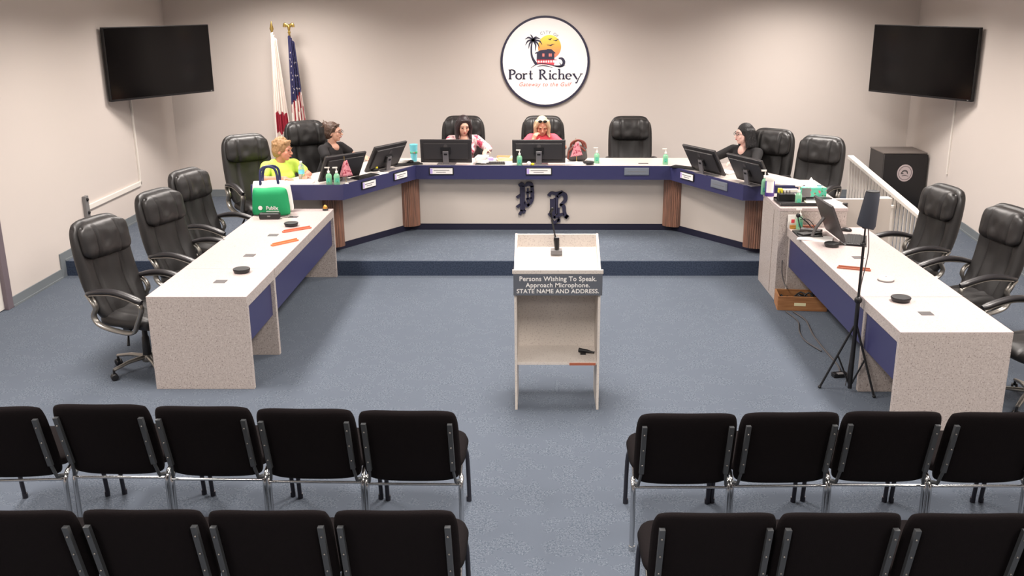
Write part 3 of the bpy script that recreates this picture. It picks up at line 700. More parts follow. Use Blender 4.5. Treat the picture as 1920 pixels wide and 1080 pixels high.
for k, c in enumerate(row1R): stack(*c, 'black stacking chair, front row, tripod-speaker side, ' + nm[k])
for k, c in enumerate(row2L): stack(*c, 'black stacking chair, rear row, tote-bag side, ' + nm[k])
for k, c in enumerate(row2R): stack(*c, 'black stacking chair, rear row, tripod-speaker side, ' + nm[k])

# ------------------------------------------------------------------ lectern
t = thing('lectern', 'pale laminate speaker lectern with open shelf and slanted top in the centre', 'lectern', (.114, 6.585, 0))
wd = .307; D = .4
for sx in (-1, 1):
    x0 = sx * wd - (.018 if sx > 0 else 0); TM = Matrix(((0, 0, 1, 0), (1, 0, 0, 0), (0, 1, 0, 0), (0, 0, 0, 1)))
    MB().prism([(0, 0), (D, 0), (D, 1.24), (0, 1.075)], x0, x0 + .018, T=TM).build('side_panel', 'lectern', t, bevel=.002)
MB().box(-wd + .018, wd - .018, .37, .388, .35, 1.24).build('back_panel', 'lectern', t)
MB().box(-wd + .018, wd - .018, .01, .37, .35, .37).build('shelf', 'lectern', t)
MB().box(-wd + .018, wd - .018, .005, .02, .88, 1.05).build('front_rail', 'lectern', t)
b = MB(); b.add([(x, y, z + dz) for (y, z) in ((.0, 1.0), (.37, 1.125)) for dz in (0, .02) for x in (-wd + .018, wd - .018)], [(0, 1, 3, 2), (4, 6, 7, 5), (0, 4, 5, 1), (2, 3, 7, 6), (0, 2, 6, 4), (1, 5, 7, 3)])
b.build('slanted_top', 'topwhite', t)
MB().box(-wd - .012, wd + .016, -.022, 0, 1.045, 1.075).build('front_lip', 'lectern', t, bevel=.003)
MB().box(.09, .28, -.001, .01, .35, .366).build('worn_edge', 'brown', t)
sn = thing('instruction_sign', 'grey engraved sign with white lettering on the lectern front', 'sign', (.114 + .003, 6.57, .965))
MB().box(-.315, .315, -.006, .006, -.078, .078).build('plate', 'signgray', sn, bevel=.002)
b = MB()
for s_, zt, sz in (('Persons Wishing To Speak.', .030, .0475), ('Approach Microphone.', -.016, .0465), ('STATE NAME AND ADDRESS.', -.06, .0435)):
    text_mb(s_, sz, Matrix.Translation((0, -.007, zt)) @ FRONT, depth=.001, mb=b, bold=.0006, spacing=1.04)
b.build('lettering', 'signtext', sn)
t = thing('gooseneck_microphone', 'black gooseneck microphone on a grey base on the lectern top', 'microphone', (.11, 6.87, 1.115))
MB().box(-.042, .042, -.04, .03, .0, .035).build('base', 'gray', t, bevel=.004)
g = smooth_pts([(0, .0, .03), (-.004, .0, .1), (-.02, .02, .18), (-.035, .05, .26), (-.04, .05, .30)], 5)
MB().tube(g, .006, 8).build('gooseneck', 'black', t)
MB().cap((-.042, .05, .30), (-.03, .02, .33), .011, .012).build('microphone_head', 'black', t)
MB().tube([(.004, -.03, .04), (0, -.02, .11)], [.017, .021]).box(-.02, .02, -.03, .0, .1, .125).build('clip', 'plastic', t)
t = thing('handheld_device', 'small black handheld device with a cord on the lectern shelf', 'device', (.34, 6.78, .37))
MB().tube([(-.06, .02, .02), (0, 0, .018), (.05, -.02, .014)], [.018, .014, .006]).box(-.05, -.01, -.03, 0, 0, .014).build('body', 'black', t)
MB().tube([(.05, -.02, .012), (.055, .03, .006)], .003).build('cord', 'black', t)

# ------------------------------------------------------------------ small props
def pump_bottle(label, x, y, z, rz=0, s=1.0, full=.75):
    t = thing('sanitizer_bottle', label, 'bottle', (x, y, z), rz, 'pump sanitizer bottles')
    MB().lathe([(.03, 0), (.033, .004), (.033, .095 * s), (.026, .115 * s), (.012, .125 * s), (.012, .13 * s)], sy=.8).build('bottle_body', 'gel', t)
    MB().lathe([(.0135, .128 * s), (.0135, .15 * s), (.005, .152 * s), (.005, .18 * s)]).box(-.04, .012, -.009, .009, .18 * s, .192 * s).build('pump', 'white', t)
    MB().box(-.02, .02, -.0275, -.0265, .03, .075).build('label_print', 'teal', t)
    return t
pump_bottle('pump sanitizer bottle beside the small table flag, the one nearer the woman in neon tee', -2.285, 10.32, CT)
pump_bottle('pump sanitizer bottle between its twin and the small table flag', -2.20, 10.32, CT, .3)
pump_bottle('pump sanitizer bottle in front of the monitor of the woman in coral', -.262, 11.575, CT)
pump_bottle('pump sanitizer bottle between the black disc and the centre port plate', .675, 11.75, CT)
pump_bottle('pump sanitizer bottle standing alone by the corner of the centre counter', 1.5, 11.66, CT)
pump_bottle('pump sanitizer bottle on the staff desk by the white card', 2.515, 9.22, .75, 0, 1.05)
pump_bottle('pump sanitizer bottle on the cabinet in front of the tissue box', 2.54, 9.42, .942, 0, 1.05)
def table_flag(label, x, y, z, a=0):
    t = thing('table_flag', label, 'flag', (x, y, z), a)
    MB().lathe([(.025, 0), (.025, .008), (.006, .015)], n=14).build('base', 'white', t)
    MB().tube([(0, 0, .01), (-.01, 0, .3)], .003, 6).build('staff', 'gold', t)
    vs = []; mb = MB()
    for j in range(9):
        for i in range(9): v = j / 8; u_ = i / 8; vs.append((-.01 + (u_ - .5) * .15 * (.25 + v * .75) + .01, .012 * math.sin(u_ * 9), .24 - .17 * v + .02 * u_))
    mb.add(vs, [(j * 9 + i, j * 9 + i + 1, j * 9 + i + 10, j * 9 + i + 9) for j in range(8) for i in range(8)], 0, True)
    o = mb.build('cloth', 'bagpink', t); so = o.modifiers.new('t', 'SOLIDIFY'); so.thickness = .002
table_flag('small striped flag on a stand beside the two sanitizer bottles', -2.11, 10.37, CT)
table_flag('small striped flag on a stand in front of the brown handbag', .43, 11.80, CT)
def monitor(label, x, y, a, tilt=18, z=CT, wd=.6, hgt=.335, lift=.02, logo=True, mname='computer_monitor'):
    t = thing(mname, label, 'monitor', (x, y, z), R(a))
    c = Matrix.Translation((0, .05, lift)) @ Matrix.Rotation(R(tilt), 4, 'X')
    MB().box(-wd / 2, wd / 2, -.015, .012, 0, hgt, T=c).box(-wd / 2 + .04, wd / 2 - .04, -.035, -.014, .05, hgt - .04, T=c).build('housing', 'monback', t, bevel=.005)
    MB().box(-wd / 2 + .012, wd / 2 - .012, .012, .014, .014, hgt - .012, T=c).build('screen', 'screen', t)
    ny = .05 - .15 * math.sin(R(tilt)) - .055; NT = Matrix.Translation((0, ny + .03, .0)) @ Matrix.Rotation(R(12), 4, 'X')
    st_ = MB().box(-.035, .035, -.01, .01, 0, .17, T=NT).build('stand_neck', 'monsilver', t, bevel=.004)
    MB().box(-.02, .02, -.013, -.01, .125, .145, T=NT).build('cable_slot', 'black', st_)
    MB().box(-.11, .11, ny, .14, 0, .01).build('stand_base', 'monsilver', t, bevel=.003)
    MB().box(-.06, .06, -.05, -.03, .12, .2, T=c).build('hinge_plate', 'black', t)
    if logo: MB().lathe([(.024, 0), (.024, .002)], T=c @ Matrix.Translation((0, -.036, hgt * .74)) @ FRONT, n=20).build('logo_disc', 'darkgray', t)
    return t
monitor('black monitor behind the two sanitizer bottles, facing the woman in the neon tee', -2.20, 10.57, 50, 28, wd=.56, hgt=.32)
monitor('black monitor beside the cyan cup, facing the woman in the black tee', -1.835, 11.25, 61, 29, wd=.6)
monitor('black monitor in front of the woman in the floral blouse', -1.15, 11.64, -2, 8, wd=.62, hgt=.285)
monitor('black monitor in front of the woman in the coral top', -.03, 11.62, 0, 8, wd=.64, hgt=.285)
monitor('black monitor on the angled counter nearest the centre corner, facing the woman in long sleeves', 1.88, 11.0, -62, 30, wd=.6)
monitor('black monitor on the angled counter nearest the white cabinet', 2.26, 10.32, -64, 30, wd=.6)
def keyboard(label, x, y, z, a, wd=.43, dp=.13):
    t = thing('keyboard', label, 'keyboard', (x, y, z), R(a))
    MB().box(-wd / 2, wd / 2, -dp / 2, dp / 2, 0, .016).build('case', 'plastic', t, bevel=.004)
    b = MB(); n_ = 15
    for r_ in range(5):
        for k in range(n_): x0 = -wd / 2 + .01 + k * (wd - .02) / n_; y0_ = -dp / 2 + .008 + r_ * (dp - .016) / 5; b.box(x0 + .002, x0 + (wd - .02) / n_ - .002, y0_ + .002, y0_ + (dp - .016) / 5 - .002, .016, .02)
    k_ = b.build('keys', 'black', t); return t
keyboard('black keyboard on the centre counter between the two centre monitors', -.62, 11.70, CT, 2, .36)
keyboard('black keyboard on the counter by the lone sanitizer bottle at the corner', 1.72, 11.36, CT, -38, .4)
keyboard('black keyboard on the counter beside the cyan cup', -1.62, 11.62, CT, 30, .36)
keyboard('black keyboard on the counter beside the small flag and sanitizers', -1.98, 10.78, CT, 60, .36)
keyboard('black keyboard on the staff desk behind the standing monitor', 2.90, 8.74, .7535, 72, .4)
o = MB().box(-.23, .23, -.12, .12, 0, .003).build('desk_mat', 'plastic'); o.location = (2.90, 8.76, .75); o.rotation_euler = (0, 0, R(72)); tag(o, 'thin black mat under the keyboard on the staff desk', 'mat')
def mouse(label, x, y, z, a=0):
    t = MB().ell((0, 0, .012), (.032, .055, .024)).build('computer_mouse', 'plastic'); t.location = (x, y, z); t.rotation_euler = (0, 0, R(a)); tag(t, label, 'mouse')
mouse('black computer mouse on the staff desk beside the far keyboard', 2.95, 9.14, .75, 60)
def sheets(label, x, y, z, a, w_=.28, h_=.216, n_=3, mt='paper', name='paper_stack', th=.003):
    b = MB()
    for k in range(n_):
        b.box(-w_ / 2, w_ / 2, -h_ / 2, h_ / 2, k * th, (k + 1) * th, T=Matrix.Rotation(R(random.uniform(-8, 8)) if k else 0, 4, 'Z') @ Matrix.Translation((random.uniform(-.012, .012) if k else 0, 0, 0)))
    o = b.build(name, mt); o.location = (x, y, z); o.rotation_euler = (0, 0, R(a)); return tag(o, label, 'paper')
sheets('white papers spread in front of the woman in the neon tee', -2.73, 10.46, CT, 10, .5, .22, 4)
sheets('white papers on the counter between the small flag and second monitor', -2.05, 11.1, CT, 50, .3, .22, 4)
sheets('cream papers on the angled counter beside the second monitor stand', -1.86, 10.95, CT, 62, .26, .1, 2)
sheets('white box of papers beside the monitor of the woman in floral blouse', -.72, 11.72, CT, 0, .14, .16, 8, th=.012)
sheets('lilac note pad on the centre counter between two seated women', -.66, 12.0, CT, 12, .12, .1, 3, 'lilac', 'note_pad', .01)
sheets('orange and yellow folders on the centre counter beside the coral woman\'s monitor', -.43, 12.0, CT, 5, .22, .16, 4, 'yellowpaper', 'folder_stack', .01)
sheets('orange folder lying on the yellow folders on the centre counter', -.47, 12.0, CT + .04, -6, .16, .12, 1, 'orange', 'folder', .008)
sheets('white papers under the brown handbag on the centre counter', .44, 11.68, CT, 0, .3, .14, 5)
sheets('white papers between the two monitors on the angled counter by the woman in long sleeves', 2.12, 11.08, CT, -50, .24, .2, 5)
sheets('white papers on the counter behind the wipes canister', 2.62, 10.42, CT, -15, .45, .25, 4)
sheets('grey clipboard lying on the angled counter beside the first monitor stand', 1.93, 10.92, CT, -60, .2, .12, 1, 'gray', 'clipboard', .008)
sheets('pale papers lying behind the tissue box on the cabinet end', 2.87, 9.62, .942, 12, .22, .28, 3)
t = thing('drinking_cup', 'tall cyan tumbler on the counter beside the floral woman\'s monitor', 'cup', (-1.57, 11.9, CT))
MB().lathe([(.035, 0), (.05, .2), (.052, .21), (.045, .21), (.03, .01)], n=24).build('cup_body', 'cyan', t); MB().lathe([(.0445, .1), (.0462, .1), (.0472, .125), (.0452, .125)]).build('band', 'teal', t)
t = thing('coiled_cable', 'white and black coiled cable on the counter beside the cyan tumbler', 'cable', (-1.72, 11.68, CT))
MB().tube([(.07 * math.cos(k * .5) + .002 * k, .05 * math.sin(k * .5), .012 + .0012 * k) for k in range(40)], .008, 6).build('white_coil', 'white', t)
MB().tube([(.13 + .04 * math.cos(k * .5), .03 * math.sin(k * .5), .02 + .0012 * k) for k in range(24)], .007, 6).build('black_coil', 'black', t)
t = thing('water_bottle', 'clear plastic water bottle in front of the woman in the neon tee', 'bottle', (-2.66, 10.66, CT))
MB().lathe([(.03, 0), (.033, .01), (.033, .13), (.028, .15), (.013, .175), (.013, .185)]).build('bottle_body', 'clear', t)
MB().lathe([(.015, .185), (.015, .2)]).build('cap', 'white', t); MB().lathe([(.034, .06), (.034, .105)]).build('label_band', 'cyan', t)
t = thing('candy_dish', 'small round dish with pink and yellow contents before the second monitor', 'dish', (-1.93, 11.12, CT))
MB().lathe([(.03, 0), (.05, .02), (.048, .045), (.04, .045)]).build('dish', 'black', t); MB().ell((-.018, 0, .05), (.025, .025, .025)).build('pink_contents', 'bagpink', t); MB().ell((.02, 0, .05), (.024, .024, .022)).build('yellow_contents', 'yellow', t)
t = thing('snack_pouch', 'small cream and yellow snack packet beside the coral woman\'s sanitizer', 'packet', (-.15, 11.575, CT))
MB().ell((0, 0, .025), (.028, .02, .027)).build('cream_half', 'paper', t); MB().ell((.045, 0, .016), (.022, .018, .016)).build('yellow_half', 'yellow', t)
# handbag
t = thing('handbag', 'brown leather handbag with looped handles on the centre counter', 'bag', (.44, 11.93, CT))
MB().pillow(.22, .2, .06, .06, corner=.3, p=3, shape=lambda q, u, v: Vector((q.x * (1.1 - .15 * v), q.z, .1 + q.y)), wr=.02).build('bag_body', 'darkgray', t, weld=True)
MB().tube(smooth_pts([(-.08, -.02, .14), (-.07, -.03, .22), (0, -.03, .26), (.06, -.03, .23), (.08, -.02, .15)]), .013).tube(smooth_pts([(-.06, .02, .18), (0, .02, .25), (.09, .02, .22), (.11, 0, .15)]), .014).build('handles', 'leatherbag', t)
MB().tube([(-.11, -.03, .03), (-.1, -.05, .12), (-.04, -.055, .19), (.04, -.055, .18), (.1, -.05, .13)], .012).build('trim_band', 'leatherbag', t)
def disc_pad(label, x, y, z, s=1):
    t = thing('round_microphone_base', label, 'microphone', (x, y, z), 0, 'black round desk microphone bases')
    MB().lathe([(.055 * s, 0), (.062 * s, .004), (.07 * s, .03), (.066 * s, .036)], n=28).build('body', 'plastic', t)
    MB().lathe([(.058 * s, .036), (.056 * s, .0365)], n=28).build('top_disc', 'black', t)
disc_pad('black round desk microphone near the joint of the tote-bag desk', -2.46, 7.66, .75)
disc_pad('black round desk microphone on the tote-bag desk beside the coral strip', -2.474, 9.36, .75)
disc_pad('black round desk microphone on the tripod-side desk next to the standing monitor', 2.635, 8.53, .75)
disc_pad('black round desk microphone near the joint of the tripod-side desk', 2.67, 6.87, .75, 1.05)
disc_pad('black round desk microphone on the centre counter beside the brown handbag', .57, 11.66, CT)
t = MB().lathe([(.055, 0), (.062, .012), (.052, .026), (.02, .028)], n=28).build('white_puck', 'white'); t.location = (2.747, 7.42, .753); tag(t, 'flat white round puck lying on the tripod-side desk', 'puck')
MB().lathe([(.01, 0), (.01, .003)], n=10).build('dark_button', 'gray', t, loc=(0, 0, .027))
MB().lathe([(.063, -.003), (.066, 0), (.062, .006)], n=28).build('rubber_rim', 'gray', t)
def strip(label, p, q, mt, wd=.035, th=.014, z=.75):
    p = Vector(p); q = Vector(q); c = (p + q) / 2; l = (q - p).length; a = math.atan2(q.y - p.y, q.x - p.x)
    o = thing('nameplate_bar', label, 'nameplate', (c.x, c.y, z), a)
    MB().box(-l / 2, l / 2, -wd / 2, wd / 2, 0, th).build('bar', mt, o, bevel=.003)
    MB().box(-l / 2 + .01, l / 2 - .01, -.004, .004, th, th + .012).build('ridge', mt, o)
strip('coral coloured nameplate bar on the tote-bag desk, beside the black disc', (-2.485, 9.07), (-2.26, 9.27), 'coral')
strip('bright orange nameplate bar on the tote-bag desk, nearer the desk joint', (-2.45, 8.54), (-2.265, 8.76), 'orange')
strip('brown wooden nameplate bar on the tripod-side desk', (2.47, 7.80), (2.72, 7.70), 'brown')
t = thing('desk_bell', 'small brass and black bell at the far corner of the tote-bag desk', 'bell', (-2.295, 10.1, .75))
MB().lathe([(.03, 0), (.03, .01), (.02, .02)]).build('base', 'black', t); MB().lathe([(.022, .02), (.026, .03), (.018, .05), (.005, .06)]).build('dome', 'brass', t)
t = thing('clock_radio', 'black rounded radio in front of the green tote bag', 'radio', (-2.77, 9.68, .75), R(4))
MB().box(-.105, .105, -.035, .035, 0, .065).build('body', 'plastic', t, bevel=.015, seg=3); MB().box(-.02, .012, -.0365, -.035, .03, .042).build('display', 'gray', t)
MB().tube(smooth_pts([(.1, .01, .02), (.16, .06, .004), (.22, .07, .004)]), .004).build('power_cord', 'black', t)
# tote bags
def tote(name, label, x, y, z, a, w_, h_, mt, handle, hh, dep=.07):
    t = thing(name, label, 'bag', (x, y, z), R(a))
    MB().pillow(w_, h_, dep, dep, corner=.06, p=5, wr=.03, seed=4, shape=lambda q, u, v: Vector((q.x * (1 - .07 * v), q.z, h_ / 2 + q.y + .005 * v * math.sin(u * 4))), nu=30, nv=30).build('bag_body', mt, t, weld=True)
    for sy, off in ((-1, 0), (1, .02)):
        p_ = smooth_pts([(-w_ * .27, sy * dep * .9, h_ * .45), (-w_ * .25, sy * dep * .8, h_ * .85), (-w_ * .2 + off, sy * dep * .5, h_ + hh), (w_ * .12 + off, sy * dep * .5, h_ + hh), (w_ * .2, sy * dep * .8, h_ * .85), (w_ * .22, sy * dep * .9, h_ * .45)], 5)
        MB().tube(p_, [(.014, .003)] * len(p_), 6, flat=(0, 1, 0)).build('handle', handle, t)
    return t
tb = tote('tote_bag', 'green fabric tote bag with white print standing on the far end of the desk', -2.80, 9.86, .75, 0, .38, .29, 'green', 'green', -.03)
T_ = Matrix.Translation((-.0, -.078, .075)) @ FRONT
b = text_mb('Publix', .05, T_ @ Matrix.Translation((.03, 0, 0)), bold=.001, depth=.003); b.lathe([(.022, 0), (.022, .004)], T=T_ @ Matrix.Translation((-.09, .018, 0)), n=20); b.box(-.03, .1, -.083, -.079, .055, .062)
b.build('print', 'signtext', tb)
tote('tote_bag', 'white tote bag with navy handles standing behind the green bag', -2.83, 10.04, .75, 0, .42, .33, 'paper', 'navy', .13, .05)
# right desk props
t = monitor('thin standing monitor seen edge-on on the staff desk behind the tripod speaker', 2.62, 9.0, 0, 0, z=.75, logo=False)
for ch in [c for c in bpy.data.objects if c.parent == t]:
    if True:
        for g in [c for c in bpy.data.objects if c.parent == ch]: bpy.data.objects.remove(g)
        bpy.data.objects.remove(ch)
def quad_slab(name, mt, A, B, C_, D_, th, parent, off=0):
    A, B, C_, D_ = map(Vector, (A, B, C_, D_)); n_ = (B - A).cross(D_ - A).normalized()
    vs = [p + n_ * off for p in (A, B, C_, D_)] + [p + n_ * (off + th) for p in (A, B, C_, D_)]
    MB().add(vs, [(3, 2, 1, 0), (4, 5, 6, 7), (0, 1, 5, 4), (1, 2, 6, 5), (2, 3, 7, 6), (3, 0, 4, 7)]).build(name, mt, parent, bevel=.002)
# screen faces the chair (+x), its foot line runs along the desk, top leans towards -x
quad_slab('housing', 'monback', (.135, -.426, .02), (.126, .129, .02), (-.02, .12, .35), (0, -.4, .35), .022, t)
quad_slab('screen', 'screen', (.13, -.41, .035), (.122, .115, .035), (-.012, .11, .335), (.006, -.39, .335), .003, t, .023)
MB().tube([(.02, -.15, .2), (-.05, -.15, .1), (-.08, -.15, .02)], [(.03, .012)] * 3).build('stand_neck', 'darkgray', t)
MB().box(-.2, .03, -.14, .12, 0, .015).build('stand_base', 'black', t, bevel=.004)
t = thing('docking_clutter', 'black docking station with cables beside the standing monitor', 'electronics', (2.52, 9.0, .75))
MB().box(-.1, .12, -.1, .0, 0, .03, T=Matrix.Rotation(R(20), 4, 'Z')).build('dock', 'plastic', t, bevel=.006)
MB().box(-.06, .14, .02, .1, .015, .045, T=Matrix.Rotation(R(-25), 4, 'Z')).build('stand_arm', 'darkgray', t, bevel=.006)
MB().tube(smooth_pts([(-.02, .1, .02), (-.04, .16, .14), (.03, .12, .1), (.08, .14, .05), (.1, .05, .03)]), .006).tube(smooth_pts([(-.03, .12, .12), (.05, .1, .12), (.1, .0, .05)]), .004).build('cables', 'black', t)
MB().ell((-.04, .16, .15), (.022, .022, .022)).build('webcam', 'black', t)
sheets('orange-edged papers under the docking station on the tripod-side desk', 2.56, 8.82, .75, -25, .3, .2, 3)
t = thing('notice_card', 'small white printed card standing against the cabinet side', 'card', (2.46, 9.285, .75))
MB().box(-.045, .045, -.008, 0, 0, .13).build('card', 'paper', t); MB().box(-.012, .02, -.0095, -.008, .05, .085).build('print', 'redp', t)
t = thing('desk_nameplate', 'brass-tipped wooden desk nameplate at the cabinet end of the desk', 'nameplate', (2.56, 9.24, .75))
MB().box(-.13, .14, -.015, .015, 0, .035).build('wood_bar', 'brown', t, bevel=.003); MB().box(-.132, -.03, -.017, .015, .004, .036).build('brass_plate', 'brass', t)
# on the cabinet
Z9 = .942
t = thing('tissue_box', 'floral tissue box with a tissue sticking out on the cabinet', 'tissue box', (2.79, 9.84, Z9), R(4))
MB().box(-.13, .13, -.06, .06, 0, .11).build('carton', 'teal', t, bevel=.004); MB().box(-.13, -.04, -.0615, -.06, .0, .11).build('side_print', 'gray', t)
b = MB(); 
b.add([(-.09, 0, .11), (.05, 0, .11), (.03, .02, .15), (-.02, .01, .21), (-.07, .0, .14), (-.02, -.03, .11), (-.02, .04, .11)], [(0, 5, 3, 4), (5, 1, 2, 3), (1, 6, 3, 2), (6, 0, 4, 3)]); b.build('tissue', 'paper', t)
t = thing('wipes_canister', 'white and purple disinfecting wipes canister on the cabinet', 'canister', (2.37, 9.92, Z9))
MB().lathe([(.045, 0), (.048, .005), (.048, .16), (.045, .165)], n=24).build('canister_body', 'purple', t); MB().lathe([(.05, .16), (.051, .165), (.051, .2), (.045, .208)], n=24).build('lid', 'white', t)
b = MB(); 
for k in range(8): a0 = R(-150 + k * 12); a1 = R(-150 + (k + 1) * 12); b.add([(.049 * math.cos(a), .049 * math.sin(a), z) for a, z in ((a0, .04), (a1, .04), (a1, .16), (a0, .16))], [(0, 1, 2, 3)])
b.build('label_print', 'paper', t)
pump_bottle('white pump bottle standing behind the wipes canister', 2.33, 10.0, Z9, 0, 1.35)
t = thing('desk_tray', 'black tray with pens and clips on the cabinet near the wipes', 'tray', (2.55, 9.55, Z9))
MB().box(-.19, .22, -.17, .15, 0, .02).box(-.19, .22, .14, .15, .02, .035).box(-.19, .22, -.17, -.16, .02, .035).build('tray', 'plastic', t, bevel=.003)
MB().box(-.17, -.01, .0, .1, .02, .09).box(.0, .1, .0, .1, .02, .06).build('organizer', 'black', t, bevel=.004)
b = MB(); [b.tube([(-.14 + .03 * k, .05, .05), (-.16 + .035 * k, .02 + .01 * k, .12)], .005, 6) for k in range(4)]; b.build('pens', 'darkgray', t)
MB().box(.08, .2, -.14, -.01, .02, .027).build('note_pad', 'yellowpaper', t)
t = thing('marker_box', 'white and yellow box lying on the black tray', 'box', (2.47, 9.66, Z9 + .09)); MB().box(-.03, .12, -.03, .03, 0, .03).build('white_box', 'white', t, bevel=.003); MB().box(-.075, -.035, -.03, .03, -.005, .035).build('yellow_packet', 'yellow', t)
t = thing('calculator', 'black desk calculator at the far corner of the cabinet', 'calculator', (2.89, 9.73, Z9), R(10)); MB().box(-.06, .06, -.05, .05, 0, .02).build('body', 'plastic', t, bevel=.004); MB().box(-.045, .045, .01, .04, .02, .022).build('display', 'gray', t)

# wooden box with cables, cord, power strip
t = thing('wooden_crate', 'open wooden box full of cables on the floor under the desk', 'crate', (2.545, 9.08, 0), R(-6))
MB().box(-.235, .235, -.135, -.12, 0, .14).box(-.235, .235, .12, .135, 0, .14).box(-.235, -.22, -.12, .12, 0, .14).box(.22, .235, -.12, .12, 0, .14).box(-.22, .22, -.12, .12, 0, .012).build('box_body', 'boxwood', t, bevel=.002)
MB().box(-.08, .03, -.137, -.135, .05, .08).build('printed_mark', 'yellowpaper', t)
b = MB()
for k in range(5): b.tube(smooth_pts([(random.uniform(-.19, .19), random.uniform(-.09, .09), random.uniform(.03, .14)) for _ in range(7)], 4), .009, 6)
b.box(-.1, .12, -.06, .04, .012, .09); b.build('tangled_cables', 'black', t)
o = MB().tube(smooth_pts([(2.39, 9.285, .42), (2.39, 9.26, .3), (2.41, 9.22, .2), (2.43, 9.16, .16)]), .006, 6).build('cable', 'darkgray'); tag(o, 'dark cord hanging from the desk end down into the wooden box', 'cable')
o = MB().tube(smooth_pts([(2.43, 8.9, .012), (2.48, 8.64, .012), (2.46, 8.4, .012), (2.44, 8.2, .012), (2.435, 7.85, .012), (2.44, 7.46, .012), (2.4, 7.27, .02)], 6), .008, 6).build('cable', 'darkgray'); tag(o, 'dark cable trailing on the carpet from the wooden box to the tripod', 'cable')
o = MB().tube(smooth_pts([(2.36, 8.9, .012), (2.40, 8.6, .012), (2.34, 8.3, .012), (2.33, 8.05, .012), (2.40, 7.8, .012)], 6), .006, 6).build('cable', 'darkgray'); tag(o, 'second thinner cable on the carpet beside the one to the tripod', 'cable')
t = thing('power_strip', 'small black power brick on the carpet beside the tripod feet', 'power strip', (2.39, 7.24, 0), R(10)); MB().box(-.06, .06, -.03, .03, 0, .035).build('body', 'plastic', t, bevel=.005); MB().box(-.03, .02, -.031, .0, .03, .0365).build('label_print', 'gray', t)
# tripod speaker
tx, ty = 2.375, 6.93
t = thing('tripod_stand', 'tall thin black tripod stand in front of the staff desk', 'tripod', (tx, ty, 0))
MB().tube([(0, 0, .03), (0, 0, .75)], .017).tube([(0, 0, .5), (0, 0, 1.2)], .011).build('lower_tube', 'plastic', t); MB().tube([(0, 0, 1.1), (0, 0, 1.295)], .007).build('upper_tube', 'plastic', t)
MB().ell((-.005, 0, 1.17), (.022, .016, .018)).ell((0, 0, .74), (.03, .024, .03)).build('clamp', 'plastic', t)
for k, (dx, dy) in enumerate(((-.21, .07), (.15, -.12), (.06, .22))):
    l = MB().tube([(0, 0, .56), (dx, dy, .01)], .009); l.build('leg', 'plastic', t); MB().tube([(0, 0, .04), (dx * .5, dy * .5, .29)], .007).build('brace', 'plastic', t)
    MB().ell((dx, dy, .012), (.014, .014, .012)).build('rubber_foot', 'black', t)
t = thing('column_speaker', 'tapered grey-blue speaker column on top of the tripod stand', 'speaker', (tx, ty, 1.30))
b = MB(); b.tube([(0, 0, 0), (.004, 0, .015), (.03, 0, .25), (.03, 0, .262)], [.062, .068, .052, .048], 20); b.build('cabinet', 'speaker', t)
MB().tube([(.03, 0, .262), (.03, 0, .268)], [.049, .047], 20).build('top_rim', 'black', t)
MB().tube(smooth_pts([(.03, .03, .0), (.05, .03, -.2), (.02, .03, -.45), (.0, .022, -.65), (-.01, .022, -1.0), (.0, .1, -1.29)], 6), .004, 6).build('cord', 'darkgray', t)
MB().lathe([(.02, -.01), (.03, 0)], n=12).build('collar', 'plastic', t)

# ------------------------------------------------------------------ people
def bake(o, vox, smooth=3):
    m = o.modifiers.new('r', 'REMESH'); m.mode = 'VOXEL'; m.voxel_size = vox; m.use_smooth_shade = True
    s_ = o.modifiers.new('s', 'SMOOTH'); s_.iterations = smooth; s_.factor = .5
    dg = bpy.context.evaluated_depsgraph_get(); dg.update(); me = bpy.data.meshes.new_from_object(o.evaluated_get(dg)); o.modifiers.clear(); o.data = me
    for p in me.polygons: p.use_smooth = True
    return o
def hand(mb, wr, d, palm_n, thumb_side, curl=.4):
    """wr wrist, d pointing direction, palm_n palm normal, thumb_side +-1"""
    d = Vector(d).normalized(); pn = Vector(palm_n); pn = (pn - d * pn.dot(d)).normalized(); sd = d.cross(pn) * thumb_side; wr = Vector(wr)
    mb.cap(wr, wr + d * .03, .024, .026); pc = wr + d * .055
    for k in (-1.1, -.35, .4, 1.1): mb.cap(wr + d * .02 + sd * .010 * k, wr + d * .088 + sd * .0185 * k, .014, .0115)
    ls = {1.1: (.034, .022, .018), .4: (.038, .026, .02), -.35: (.036, .024, .019), -1.1: (.028, .018, .016)}
    for k, l3 in ls.items():
        p = wr + d * .09 + sd * .0195 * k; a = curl * (.8 + .12 * abs(k)); dd = d
        for i, l in enumerate(l3):
            dd = (dd * math.cos(a) + pn * math.sin(a)).normalized() if i else (d * math.cos(a * .6) + pn * math.sin(a * .6)).normalized()
            q = p + dd * l; mb.cap(p, q, .0088 - .0008 * i, .0082 - .0009 * i, 8); p = q
    p = wr + d * .02 + sd * .02; dd = (d * .6 + sd * .75 + pn * .25).normalized(); q = p + dd * .045; mb.cap(p, q, .013, .0105, 8)
    dd = (d * .85 + sd * .35 + pn * .35).normalized(); mb.cap(q, q + dd * .032, .0102, .0085, 8)
